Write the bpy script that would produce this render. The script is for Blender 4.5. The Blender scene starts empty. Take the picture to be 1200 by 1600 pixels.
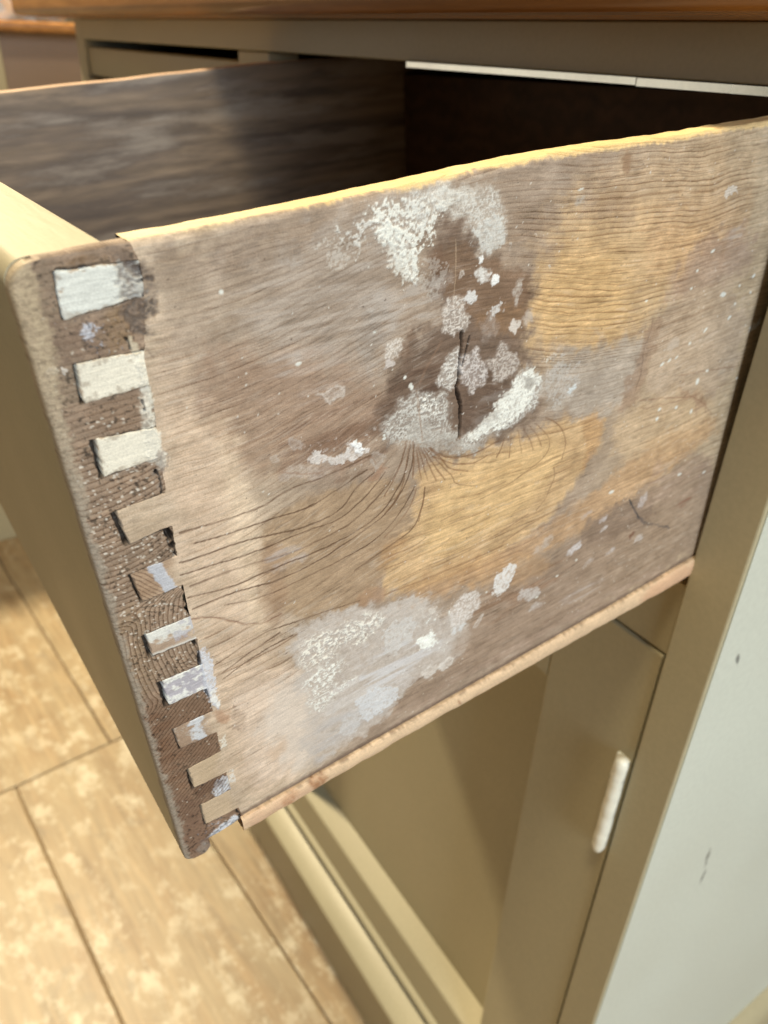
import bpy, bmesh, math
import numpy as np
from mathutils import Matrix, Vector, Euler

# ------------------------------------------------------------------ camera, light, exposure
scene = bpy.context.scene
C = scene.collection
cam_d = bpy.data.cameras.new('camera'); cam = bpy.data.objects.new('camera', cam_d); C.objects.link(cam)
cam.location = (0.1448, -0.2573, 0.0134)
cam.rotation_euler = (1.0305, -0.0371, 0.9839)
cam_d.sensor_fit = 'VERTICAL'; cam_d.sensor_height = 36.0; cam_d.lens = 27.43
cam_d.clip_start = 0.01; cam_d.clip_end = 60
cam_d.dof.use_dof = True; cam_d.dof.focus_distance = 0.190; cam_d.dof.aperture_fstop = 18.0
scene.camera = cam
world = bpy.data.worlds.new('World'); scene.world = world; world.use_nodes = True
world.node_tree.nodes['Background'].inputs[0].default_value = (1.0, 0.88, 0.70, 1)
world.node_tree.nodes['Background'].inputs[1].default_value = 0.03
scene.view_settings.view_transform = 'Standard'; scene.view_settings.look = 'None'
scene.view_settings.exposure = 0.0; scene.view_settings.gamma = 1.0

def area(name, loc, target, sx, sy, power, col):
    d = bpy.data.lights.new(name, 'AREA'); d.shape = 'RECTANGLE'; d.size = sx; d.size_y = sy
    d.energy = power; d.color = col
    o = bpy.data.objects.new(name, d); C.objects.link(o); o.location = loc
    o.rotation_euler = (Vector(target) - Vector(loc)).to_track_quat('-Z', 'Y').to_euler()
    return o
area('window_light', (2.3, -0.24, 0.60), (0, 0, -0.15), 0.9, 1.3, 52, (0.86, 0.95, 1.0))
area('ceiling_lamp', (0.30, -0.48, 1.5), (0, -0.3, -0.3), 0.34, 0.34, 20, (1.0, 0.84, 0.56))
area('ceiling_lamp', (-1.70, -0.32, 1.4), (-0.4, -0.2, -0.6), 0.12, 0.12, 80, (1.0, 0.84, 0.56))
area('far_window_light', (-2.7, -2.5, 0.15), (0, 0, 0.0), 1.7, 0.9, 6, (1.0, 0.97, 0.90))

# ------------------------------------------------------------------ helpers
def lin(c):
    c = np.asarray(c, float) / 255.0
    return np.where(c <= 0.04045, c / 12.92, ((c + 0.055) / 1.055) ** 2.4)
def tag(o, label=None, cat=None, group=None, kind=None):
    if label: o['label'] = label
    if cat: o['category'] = cat
    if group: o['group'] = group
    if kind: o['kind'] = kind
    return o
def empty(name, loc, rot=(0, 0, 0), parent=None):
    o = bpy.data.objects.new(name, None); C.objects.link(o); o.location = loc; o.rotation_euler = rot
    o.empty_display_size = 0.02; o.parent = parent
    return o
def link(name, me, mat, parent=None, smooth=False):
    o = bpy.data.objects.new(name, me); C.objects.link(o); o.parent = parent
    if mat is not None: me.materials.append(mat)
    if smooth: me.polygons.foreach_set('use_smooth', [True] * len(me.polygons))
    return o
def from_bm(name, bm, mat, parent=None, smooth=False):
    me = bpy.data.meshes.new(name); bmesh.ops.recalc_face_normals(bm, faces=bm.faces); bm.to_mesh(me); bm.free()
    return link(name, me, mat, parent, smooth)
def add_box(bm, lo, hi, bev=0.0, seg=2):
    r = bmesh.ops.create_cube(bm, size=1)
    vs = r['verts']
    for v in vs:
        v.co = Vector([lo[i] + (v.co[i] + 0.5) * (hi[i] - lo[i]) for i in range(3)])
    if bev > 0:
        es = list({e for v in vs for e in v.link_edges})
        bmesh.ops.bevel(bm, geom=es, offset=bev, segments=seg, affect='EDGES', profile=0.5)
def box(name, lo, hi, mat, parent=None, bev=0.0, seg=2, off=(0, 0, 0)):
    bm = bmesh.new()
    add_box(bm, [lo[i] - off[i] for i in range(3)], [hi[i] - off[i] for i in range(3)], bev, seg)
    return from_bm(name, bm, mat, parent, bev > 0 and seg > 2)
def extrude_profile(name, prof, axis, a, b, mat, parent=None, smooth=True, n=1):
    """prof: closed list of 2-D points in the other two axes; swept from a to b along axis"""
    bm = bmesh.new(); rings = []
    for k in range(n + 1):
        t = a + (b - a) * k / n; ring = []
        for p in prof:
            co = [0, 0, 0]; oth = [i for i in range(3) if i != axis]
            co[axis] = t; co[oth[0]] = p[0]; co[oth[1]] = p[1]
            ring.append(bm.verts.new(co))
        rings.append(ring)
    m = len(prof)
    for k in range(n):
        for i in range(m):
            f = bm.faces.new((rings[k][i], rings[k][(i + 1) % m], rings[k + 1][(i + 1) % m], rings[k + 1][i])); f.smooth = smooth
    bm.faces.new(rings[0]); bm.faces.new(rings[-1])
    me = bpy.data.meshes.new(name); bmesh.ops.recalc_face_normals(bm, faces=bm.faces); bm.to_mesh(me); bm.free()
    if smooth: me.set_sharp_from_angle(angle=math.radians(26))
    return link(name, me, mat, parent)

# ---- numpy noise
_rng = np.random.RandomState(7)
_T = _rng.rand(256, 256)
def vnoise(x, y, seed=0):
    x = x + seed * 17.31; y = y + seed * 9.77
    xi = np.floor(x).astype(np.int64); yi = np.floor(y).astype(np.int64)
    fx = x - xi; fy = y - yi
    fx = fx * fx * fx * (fx * (fx * 6 - 15) + 10); fy = fy * fy * fy * (fy * (fy * 6 - 15) + 10)
    x0 = xi & 255; x1 = (xi + 1) & 255; y0 = yi & 255; y1 = (yi + 1) & 255
    a = _T[x0, y0]; b = _T[x1, y0]; c = _T[x0, y1]; d = _T[x1, y1]
    return (a + (b - a) * fx) * (1 - fy) + (c + (d - c) * fx) * fy
def fbm(x, y, oct=4, seed=0, gain=0.5):
    s = 0; a = 1.0; t = 0
    for i in range(oct):
        s = s + a * vnoise(x * 2 ** i, y * 2 ** i, seed + i * 3); t += a; a *= gain
    return s / t * 2 - 1            # about -1..1
def ss(a, b, x):
    t = np.clip((x - a) / (b - a), 0, 1); return t * t * (3 - 2 * t)
def poly_sdf(P, x, y):
    P = np.asarray(P, float); d = np.full(x.shape, 1e9); inside = np.zeros(x.shape, bool)
    n = len(P)
    for i in range(n):
        ax, ay = P[i]; bx, by = P[(i + 1) % n]
        ex, ey = bx - ax, by - ay
        t = np.clip(((x - ax) * ex + (y - ay) * ey) / (ex * ex + ey * ey + 1e-9), 0, 1)
        dd = (x - ax - t * ex) ** 2 + (y - ay - t * ey) ** 2
        d = np.minimum(d, dd)
        c = ((ay > y) != (by > y)) & (x < (bx - ax) * (y - ay) / (by - ay + 1e-12) + ax)
        inside ^= c
    d = np.sqrt(d)
    return np.where(inside, -d, d)
def line_d(P, x, y):
    P = np.asarray(P, float); d = np.full(x.shape, 1e9)
    for i in range(len(P) - 1):
        ax, ay = P[i]; bx, by = P[i + 1]; ex, ey = bx - ax, by - ay
        t = np.clip(((x - ax) * ex + (y - ay) * ey) / (ex * ex + ey * ey + 1e-9), 0, 1)
        d = np.minimum(d, (x - ax - t * ex) ** 2 + (y - ay - t * ey) ** 2)
    return np.sqrt(d)

# ------------------------------------------------------------------ node materials
def nodes(name):
    m = bpy.data.materials.new(name); m.use_nodes = True
    nt = m.node_tree; return m, nt, nt.nodes, nt.links, nt.nodes['Principled BSDF']
def ramp(N, stops):
    r = N.new('ShaderNodeValToRGB'); e = r.color_ramp.elements
    while len(e) > 1: e.remove(e[-1])
    e[0].position = stops[0][0]; e[0].color = tuple(stops[0][1]) + (1,)
    for p, c in stops[1:]:
        k = e.new(p); k.color = tuple(c) + (1,)
    return r
def mixc(N, L, a, b, fac, mode='MIX'):
    m = N.new('ShaderNodeMix'); m.data_type = 'RGBA'; m.blend_type = mode
    for s, v in ((m.inputs[6], a), (m.inputs[7], b), (m.inputs[0], fac)):
        if hasattr(v, 'links'): L.new(v, s)
        elif isinstance(v, (int, float)): s.default_value = v
        else: s.default_value = tuple(v) + (1,)
    return m.outputs[2]
def noise(N, L, vec, scale, detail=4, rough=0.5, dist=0.0):
    n = N.new('ShaderNodeTexNoise'); n.inputs['Scale'].default_value = scale
    n.inputs['Detail'].default_value = detail; n.inputs['Roughness'].default_value = rough
    n.inputs['Distortion'].default_value = dist
    L.new(vec, n.inputs['Vector']); return n.outputs['Fac']
def mapping(N, L, scale=(1, 1, 1), rot=(0, 0, 0), loc=(0, 0, 0), coord='Object'):
    t = N.new('ShaderNodeTexCoord'); m = N.new('ShaderNodeMapping')
    m.inputs['Scale'].default_value = scale; m.inputs['Rotation'].default_value = rot; m.inputs['Location'].default_value = loc
    L.new(t.outputs[coord], m.inputs['Vector']); return m.outputs['Vector']
def bump(N, L, B, h, strength, dist):
    b = N.new('ShaderNodeBump'); b.inputs['Strength'].default_value = strength; b.inputs['Distance'].default_value = dist
    L.new(h, b.inputs['Height']); L.new(b.outputs['Normal'], B.inputs['Normal'])
def mapr(N, L, v, a, b, c, d):
    m = N.new('ShaderNodeMapRange'); L.new(v, m.inputs[0])
    for i, q in enumerate((a, b, c, d)): m.inputs[i + 1].default_value = q
    return m.outputs[0]

def mat_board():
    m, nt, N, L, B = nodes('weathered_pine')
    a = N.new('ShaderNodeAttribute'); a.attribute_name = 'col'
    r = N.new('ShaderNodeAttribute'); r.attribute_name = 'rough'
    v = mapping(N, L, (1, 0.10, 1))
    fib = noise(N, L, v, 2600, 3, 0.6)
    v2 = mapping(N, L, (1, 1, 1))
    gr = noise(N, L, v2, 2900, 3, 0.65)
    f1 = mapr(N, L, fib, 0.3, 0.7, 0.86, 1.10)
    f2 = mapr(N, L, gr, 0.3, 0.7, 0.84, 1.12)
    c = mixc(N, L, a.outputs['Color'], f1, 1.0, 'MULTIPLY')
    c = mixc(N, L, c, f2, 1.0, 'MULTIPLY')
    lines = []
    for ph, am, tint, st in (('p1', 'a1', (0.36, 0.27, 0.20), (0.0, 0.35, 0.80, 0.90, 0.955, 1.0)), ('p2', 'a2', (0.52, 0.43, 0.35), (0.0, 0.30, 0.70, 0.86, 0.93, 1.0))):
        pa = N.new('ShaderNodeAttribute'); pa.attribute_name = ph; sa = N.new('ShaderNodeAttribute'); sa.attribute_name = am
        fr = N.new('ShaderNodeMath'); fr.operation = 'FRACT'; L.new(pa.outputs['Fac'], fr.inputs[0])
        rp = ramp(N, [(st[0], (0,) * 3), (st[1], (0.0,) * 3), (st[2], (0.28,) * 3), (st[3], (1.0,) * 3), (st[4], (0.9,) * 3), (st[5], (0,) * 3)])
        L.new(fr.outputs[0], rp.inputs[0])
        mu = N.new('ShaderNodeMath'); mu.operation = 'MULTIPLY'; L.new(rp.outputs[0], mu.inputs[0]); L.new(sa.outputs['Fac'], mu.inputs[1])
        mu2 = N.new('ShaderNodeMath'); mu2.operation = 'MULTIPLY'; L.new(mu.outputs[0], mu2.inputs[0]); L.new(mapr(N, L, gr, 0.3, 0.6, 1.0, 0.55), mu2.inputs[1])
        dk = mixc(N, L, c, tint, 1.0, 'MULTIPLY'); c = mixc(N, L, c, dk, mu2.outputs[0]); lines.append(mu2.outputs[0])
    L.new(c, B.inputs['Base Color']); L.new(r.outputs['Fac'], B.inputs['Roughness'])
    B.inputs['Specular IOR Level'].default_value = 0.35
    ad = N.new('ShaderNodeMath'); ad.operation = 'ADD'; L.new(fib, ad.inputs[0]); L.new(gr, ad.inputs[1])
    sb = N.new('ShaderNodeMath'); sb.operation = 'MULTIPLY_ADD'; L.new(lines[0], sb.inputs[0]); sb.inputs[1].default_value = -1.4; L.new(ad.outputs[0], sb.inputs[2])
    bump(N, L, B, sb.outputs[0], 0.40, 0.00012)
    return m
def mat_paint(name, base, rough=0.42, var=0.06, bumpd=0.00025, bs=60):
    m, nt, N, L, B = nodes(name)
    v = mapping(N, L)
    n1 = noise(N, L, v, 9, 4); n2 = noise(N, L, v, bs * 8, 3)
    b = np.array(base)
    c = mixc(N, L, tuple(b * (1 - var)), tuple(np.minimum(b * (1 + var), 1)), n1)
    c2 = mixc(N, L, c, mapr(N, L, n2, 0.3, 0.7, 0.96, 1.04), 1.0, 'MULTIPLY')
    L.new(c2, B.inputs['Base Color'])
    L.new(mapr(N, L, n1, 0.3, 0.7, rough - 0.06, rough + 0.08), B.inputs['Roughness'])
    v3 = mapping(N, L, (0.12, 1, 1)); n3 = noise(N, L, v3, bs * 6, 3)
    bump(N, L, B, n3, 0.5, bumpd)
    return m
def mat_wood(name, c1, c2, axis, scale=60, rough=0.5, ring=3.0, stretch=0.06, bumpd=0.0003, spots=None):
    m, nt, N, L, B = nodes(name)
    sc = [1, 1, 1]; sc[axis] = stretch
    v = mapping(N, L, sc)
    n1 = noise(N, L, v, scale, 5, 0.6, 0.6)
    n2 = noise(N, L, v, scale * 7, 3, 0.6)
    w = N.new('ShaderNodeTexWave'); w.bands_direction = 'Z' if axis != 2 else 'X'
    w.inputs['Scale'].default_value = scale * 0.6; w.inputs['Distortion'].default_value = 7
    w.inputs['Detail'].default_value = 3; w.inputs['Detail Scale'].default_value = ring; L.new(v, w.inputs['Vector'])
    c = mixc(N, L, c1, c2, mapr(N, L, n1, 0.3, 0.7, 0, 1))
    c = mixc(N, L, c, mapr(N, L, w.outputs['Fac'], 0, 1, 0.80, 1.08), 1.0, 'MULTIPLY')
    c = mixc(N, L, c, mapr(N, L, n2, 0.3, 0.7, 0.88, 1.10), 1.0, 'MULTIPLY')
    if spots:
        ssc = [1, 1, 1]; ssc[axis] = 0.15
        vs = mapping(N, L, ssc)
        for colr, s, lo, hi, amt in spots:
            k = noise(N, L, vs, s, 5, 0.65)
            c = mixc(N, L, c, colr, mapr(N, L, k, lo, hi, 0, amt))
    L.new(c, B.inputs['Base Color']); B.inputs['Roughness'].default_value = rough
    bump(N, L, B, n2, 0.4, bumpd)
    return m

M_BOARD = mat_board()
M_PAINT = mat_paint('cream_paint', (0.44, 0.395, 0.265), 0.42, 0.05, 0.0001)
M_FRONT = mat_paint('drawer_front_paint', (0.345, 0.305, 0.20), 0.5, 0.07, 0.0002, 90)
M_SIDEP = mat_paint('window_lit_cream_paint', (0.59, 0.625, 0.565), 0.4, 0.03, 0.00006, 40)  # the cabinet's cream paint with cool window light put into its colour
def add_marks(m, marks, colr):
    nt = m.node_tree; N = nt.nodes; L = nt.links; B = N['Principled BSDF']
    c = B.inputs['Base Color'].links[0].from_socket
    for loc, rot, sc in marks:
        t = N.new('ShaderNodeTexCoord'); s = N.new('ShaderNodeVectorMath'); s.operation = 'SUBTRACT'; s.inputs[1].default_value = loc
        L.new(t.outputs['Object'], s.inputs[0])
        mp = N.new('ShaderNodeMapping'); mp.vector_type = 'TEXTURE'; mp.inputs['Rotation'].default_value = (rot, 0, 0); mp.inputs['Scale'].default_value = (1, sc[0], sc[1])
        L.new(s.outputs[0], mp.inputs['Vector'])
        nz = noise(N, L, t.outputs['Object'], 260, 3, 0.6)
        ln = N.new('ShaderNodeVectorMath'); ln.operation = 'LENGTH'; L.new(mp.outputs[0], ln.inputs[0])
        ad = N.new('ShaderNodeMath'); ad.operation = 'MULTIPLY_ADD'; L.new(nz, ad.inputs[0]); ad.inputs[1].default_value = 2.2; L.new(ln.outputs['Value'], ad.inputs[2])
        c = mixc(N, L, c, colr, mapr(N, L, ad.outputs[0], 1.5, 2.0, 0.8, 0.0))
    L.new(c, B.inputs['Base Color'])
add_marks(M_SIDEP, [((0.4219, -0.2839, 0.6897), 0.35, (0.0016, 0.006)), ((0.4219, -0.2371, 0.5195), 0.15, (0.0020, 0.011)), ((0.4219, -0.233, 0.498), -0.1, (0.0016, 0.008))], (0.10, 0.10, 0.10))
M_WHITE = mat_paint('white_gloss_paint', (0.85, 0.84, 0.74), 0.28, 0.02)
M_GLINT = mat_paint('glint_strip_metal', (0.95, 0.92, 0.78), 0.26, 0.02, 0.00002)  # mirror finish for the added strip that makes the bright line
M_GLINT.node_tree.nodes['Principled BSDF'].inputs['Metallic'].default_value = 1.0
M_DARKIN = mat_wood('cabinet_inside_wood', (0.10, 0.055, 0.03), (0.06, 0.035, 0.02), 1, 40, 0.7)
M_INNER = mat_wood('inner_drawer_wood', (0.36, 0.275, 0.20), (0.13, 0.10, 0.08), 1, 55, 0.6, 2.0, 0.10, 0.0004,
                   [((0.11, 0.09, 0.085), 30, 0.48, 0.60, 0.75), ((0.44, 0.38, 0.32), 60, 0.52, 0.64, 0.6), ((0.36, 0.26, 0.17), 22, 0.55, 0.68, 0.6), ((0.09, 0.07, 0.06), 90, 0.56, 0.66, 0.5)])
M_TOP = mat_wood('varnished_countertop_wood', (0.52, 0.25, 0.08), (0.34, 0.15, 0.045), 0, 30, 0.25, 2.0, 0.1)
M_PLY = mat_wood('raw_bottom_board_wood', (0.78, 0.52, 0.34), (0.66, 0.40, 0.24), 1, 90, 0.6, 2.0, 0.08)

# ------------------------------------------------------------------ the open drawer (its own frame: y 0 = cabinet face, z 0 = top of the sides, x 0 = outer face of the near side)
DROT = (0.08863, -0.01459, 0.01484)
OZ = -0.16
drawer = empty('open_drawer', (0, 0, OZ), DROT)
tag(drawer, 'old wooden drawer pulled far out, worn dovetailed side with knot and white paint splashes', 'drawer')
DY = -0.22282           # outer face of the drawer front

def S(u, w, x=0.0):     # board millimetres -> drawer frame
    return (x, DY + u / 1000.0, -w / 1000.0 - OZ)

# shoulder line where the side board butts against the back of the drawer front (mm)
SH = np.array([[-8, 22.0], [0, 21.5], [4, 22.7], [7, 22.7], [14, 21.5], [21, 19.6], [32, 19.3], [50.8, 17.8], [65.5, 17.2], [81.7, 16.8], [92, 17.2],
               [109, 17.0], [127.7, 16.6], [146.2, 16.7], [160, 18.3], [175, 18.4]])
def shoulder(w): return np.interp(w, SH[:, 0], SH[:, 1])

# dovetails: corners TL, TR, BR, BL (mm), style, black gap at the end (mm)
TAILS = [
 dict(q=[(7.8, 2.3), (17.8, 3.4), (17.9, 9.7), (7.1, 10.7)], st='white', gap=0.3, z=0.25),
 dict(q=[(7.2, 18.9), (17.6, 19.8), (18.6, 26.6), (6.7, 26.7)], st='cream', gap=0.7, z=0.3),
 dict(q=[(7, 34.4), (17.2, 35.8), (18.6, 42.1), (6.7, 42.6)], st='cream', gap=1.1, z=0.3),
 dict(q=[(7.1, 51.1), (17.4, 50.6), (17.8, 58.9), (8.1, 59.7)], st='wood', gap=1.3, z=0.0),
 dict(q=[(6.6, 66.9), (17.4, 67), (17.7, 74.9), (7.6, 75.2)], st='grain', gap=0.8, z=-0.2),
 dict(q=[(6.2, 84.1), (16.9, 84.4), (17, 91.5), (6.6, 90.9)], st='whiteworn', gap=1.2, z=0.0),
 dict(q=[(6.9, 99.3), (17.3, 99.8), (17.8, 107.5), (7, 107.4)], st='bluewhite', gap=1.3, z=0.15),
 dict(q=[(6.5, 115.5), (16.7, 116.3), (17.2, 123.8), (6.8, 123.2)], st='worn', gap=0.5, z=0.0),
 dict(q=[(7.5, 131.4), (17.9, 131.3), (17.6, 140), (7.6, 139.3)], st='clean', gap=1.0, z=0.1),
 dict(q=[(8.1, 146.9), (17.4, 147.4), (17.3, 156.1), (7.9, 155.2)], st='clean', gap=0.5, z=0.15),
]
for t in TAILS:      # run every tail into the shoulder so that it is one with the side board
    q = t['q']; q[1] = (float(shoulder(q[1][1])) + 0.02, q[1][1]); q[2] = (float(shoulder(q[2][1])) + 0.02, q[2][1])

# ---- grain field of the side board
KU, KW = (85.7, 61.1)
def grain(U, W):
    wx = 2.4 * fbm(U / 38, W / 18, 3, 3)
    r = np.sqrt(((U - KU) / 33.0) ** 2 + ((W - KW) / 17.0) ** 2 + 0.010)
    left = ss(KU, 20, U) * ss(-12, 20, W - KW)
    f = (W - KW) + wx + 15.5 * np.exp(-r * 1.15) - 7.0 * left
    f = f + 13.0 * np.exp(-((U - 97) / 40.0) ** 2 - ((W - 30) / 30.0) ** 2)
    return f + 0.22 * fbm(U / 9, W / 2.0, 2, 9)
def grain_lines(U, W):
    f = grain(U, W)
    # ring spacing changes across the board and from ring to ring
    p1 = np.where(f < 6, 0.62 * (f - 6), 0.34 * (f - 6)) + 0.55 * fbm(f / 4.0, U / 300, 3, 14)
    a1 = 0.45 + 0.55 * ss(-0.35, 0.25, fbm(U / 7, p1 * 1.7, 3, 25)) * ss(-0.5, 0.4, fbm(p1 * 0.9, U / 80, 2, 26))
    p2 = f * 0.66 + 0.7 * fbm(f / 2.5, U / 90, 3, 5) + 0.05 * fbm(U / 2.5, W / 1.2, 2, 28)
    a2 = 0.35 + 0.65 * ss(-0.35, 0.3, fbm(U / 6, p2 * 1.3, 3, 27))
    return p1, a1, p2, a2, f

# ---- paint layers: (polygon in mm, colour, opacity, feather mm, warp mm, noise breakup)
def blob(cx, cy, rx, ry, ang=0, n=10, jit=0.15, seed=0):
    r = np.random.RandomState(seed + int(cx * 7 + cy * 13) % 9999); out = []
    for k in range(n):
        a = 2 * math.pi * k / n; q = 1 + jit * (r.rand() * 2 - 1)
        x = rx * q * math.cos(a); y = ry * q * math.sin(a)
        out.append((cx + x * math.cos(ang) - y * math.sin(ang), cy + x * math.sin(ang) + y * math.cos(ang)))
    return out

GAIN = np.array([1.04, 1.045, 1.08])
BASE_L = (186, 168, 146); BASE_M = (164, 146, 128); BASE_R = (186, 166, 138)
def PB(x, y, rx, ry, ang=0.0, seed=0): return blob(x, y, rx, ry, ang, 13, 0.36, seed)
GRAINZ = [
 ([(32.2, 6.7), (76.2, 5.9), (81.9, 37.8), (66.1, 54.9), (42.2, 51.7), (27, 34.3)], 0.35, 8),
 ([(49.6, 110), (119.7, 121.5), (212.9, 123.5), (217.6, 155.3), (78.2, 153.1), (41, 150.6)], 0.4, 4),  # zones where the growth rings stand out
 ([(19.5, 61.3), (41.9, 53.3), (81.1, 61.8), (79.8, 102.5), (41, 99.7), (17.9, 90.3), (19.4, 73.7)], 0.30, 3),
 ([(81.2, 60), (153.5, 74.5), (151.6, 100.1), (114.2, 118.9), (70.7, 108.4), (76.4, 79.4)], 0.55, 3),
 ([(117, 9.7), (174.6, 13.7), (191.9, 58.4), (168.2, 60.7), (124.8, 51), (120.6, 29)], 1.0, 4),
 ([(128.7, -0.2), (210.7, 4), (220.7, 35.8), (177, 35.3), (130.1, 11.8)], 0.8, 6),
 ([(23.2, 19.6), (43.4, 22), (42.6, 48.6), (21.7, 53.9), (20.3, 40.9)], 0.5, 4),
 ([(18.1, 89.4), (41.1, 98.7), (50.9, 97.2), (42.4, 120.1), (19.5, 120)], 0.75, 3),
 ([(172.4, 81.5), (227.8, 86.2), (225.9, 128.4), (171.2, 107.6)], 0.5, 4),
 ([(20.6, 113.6), (36, 123.4), (29.6, 156.3), (18.7, 147.8)], 0.3, 3),
]
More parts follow.
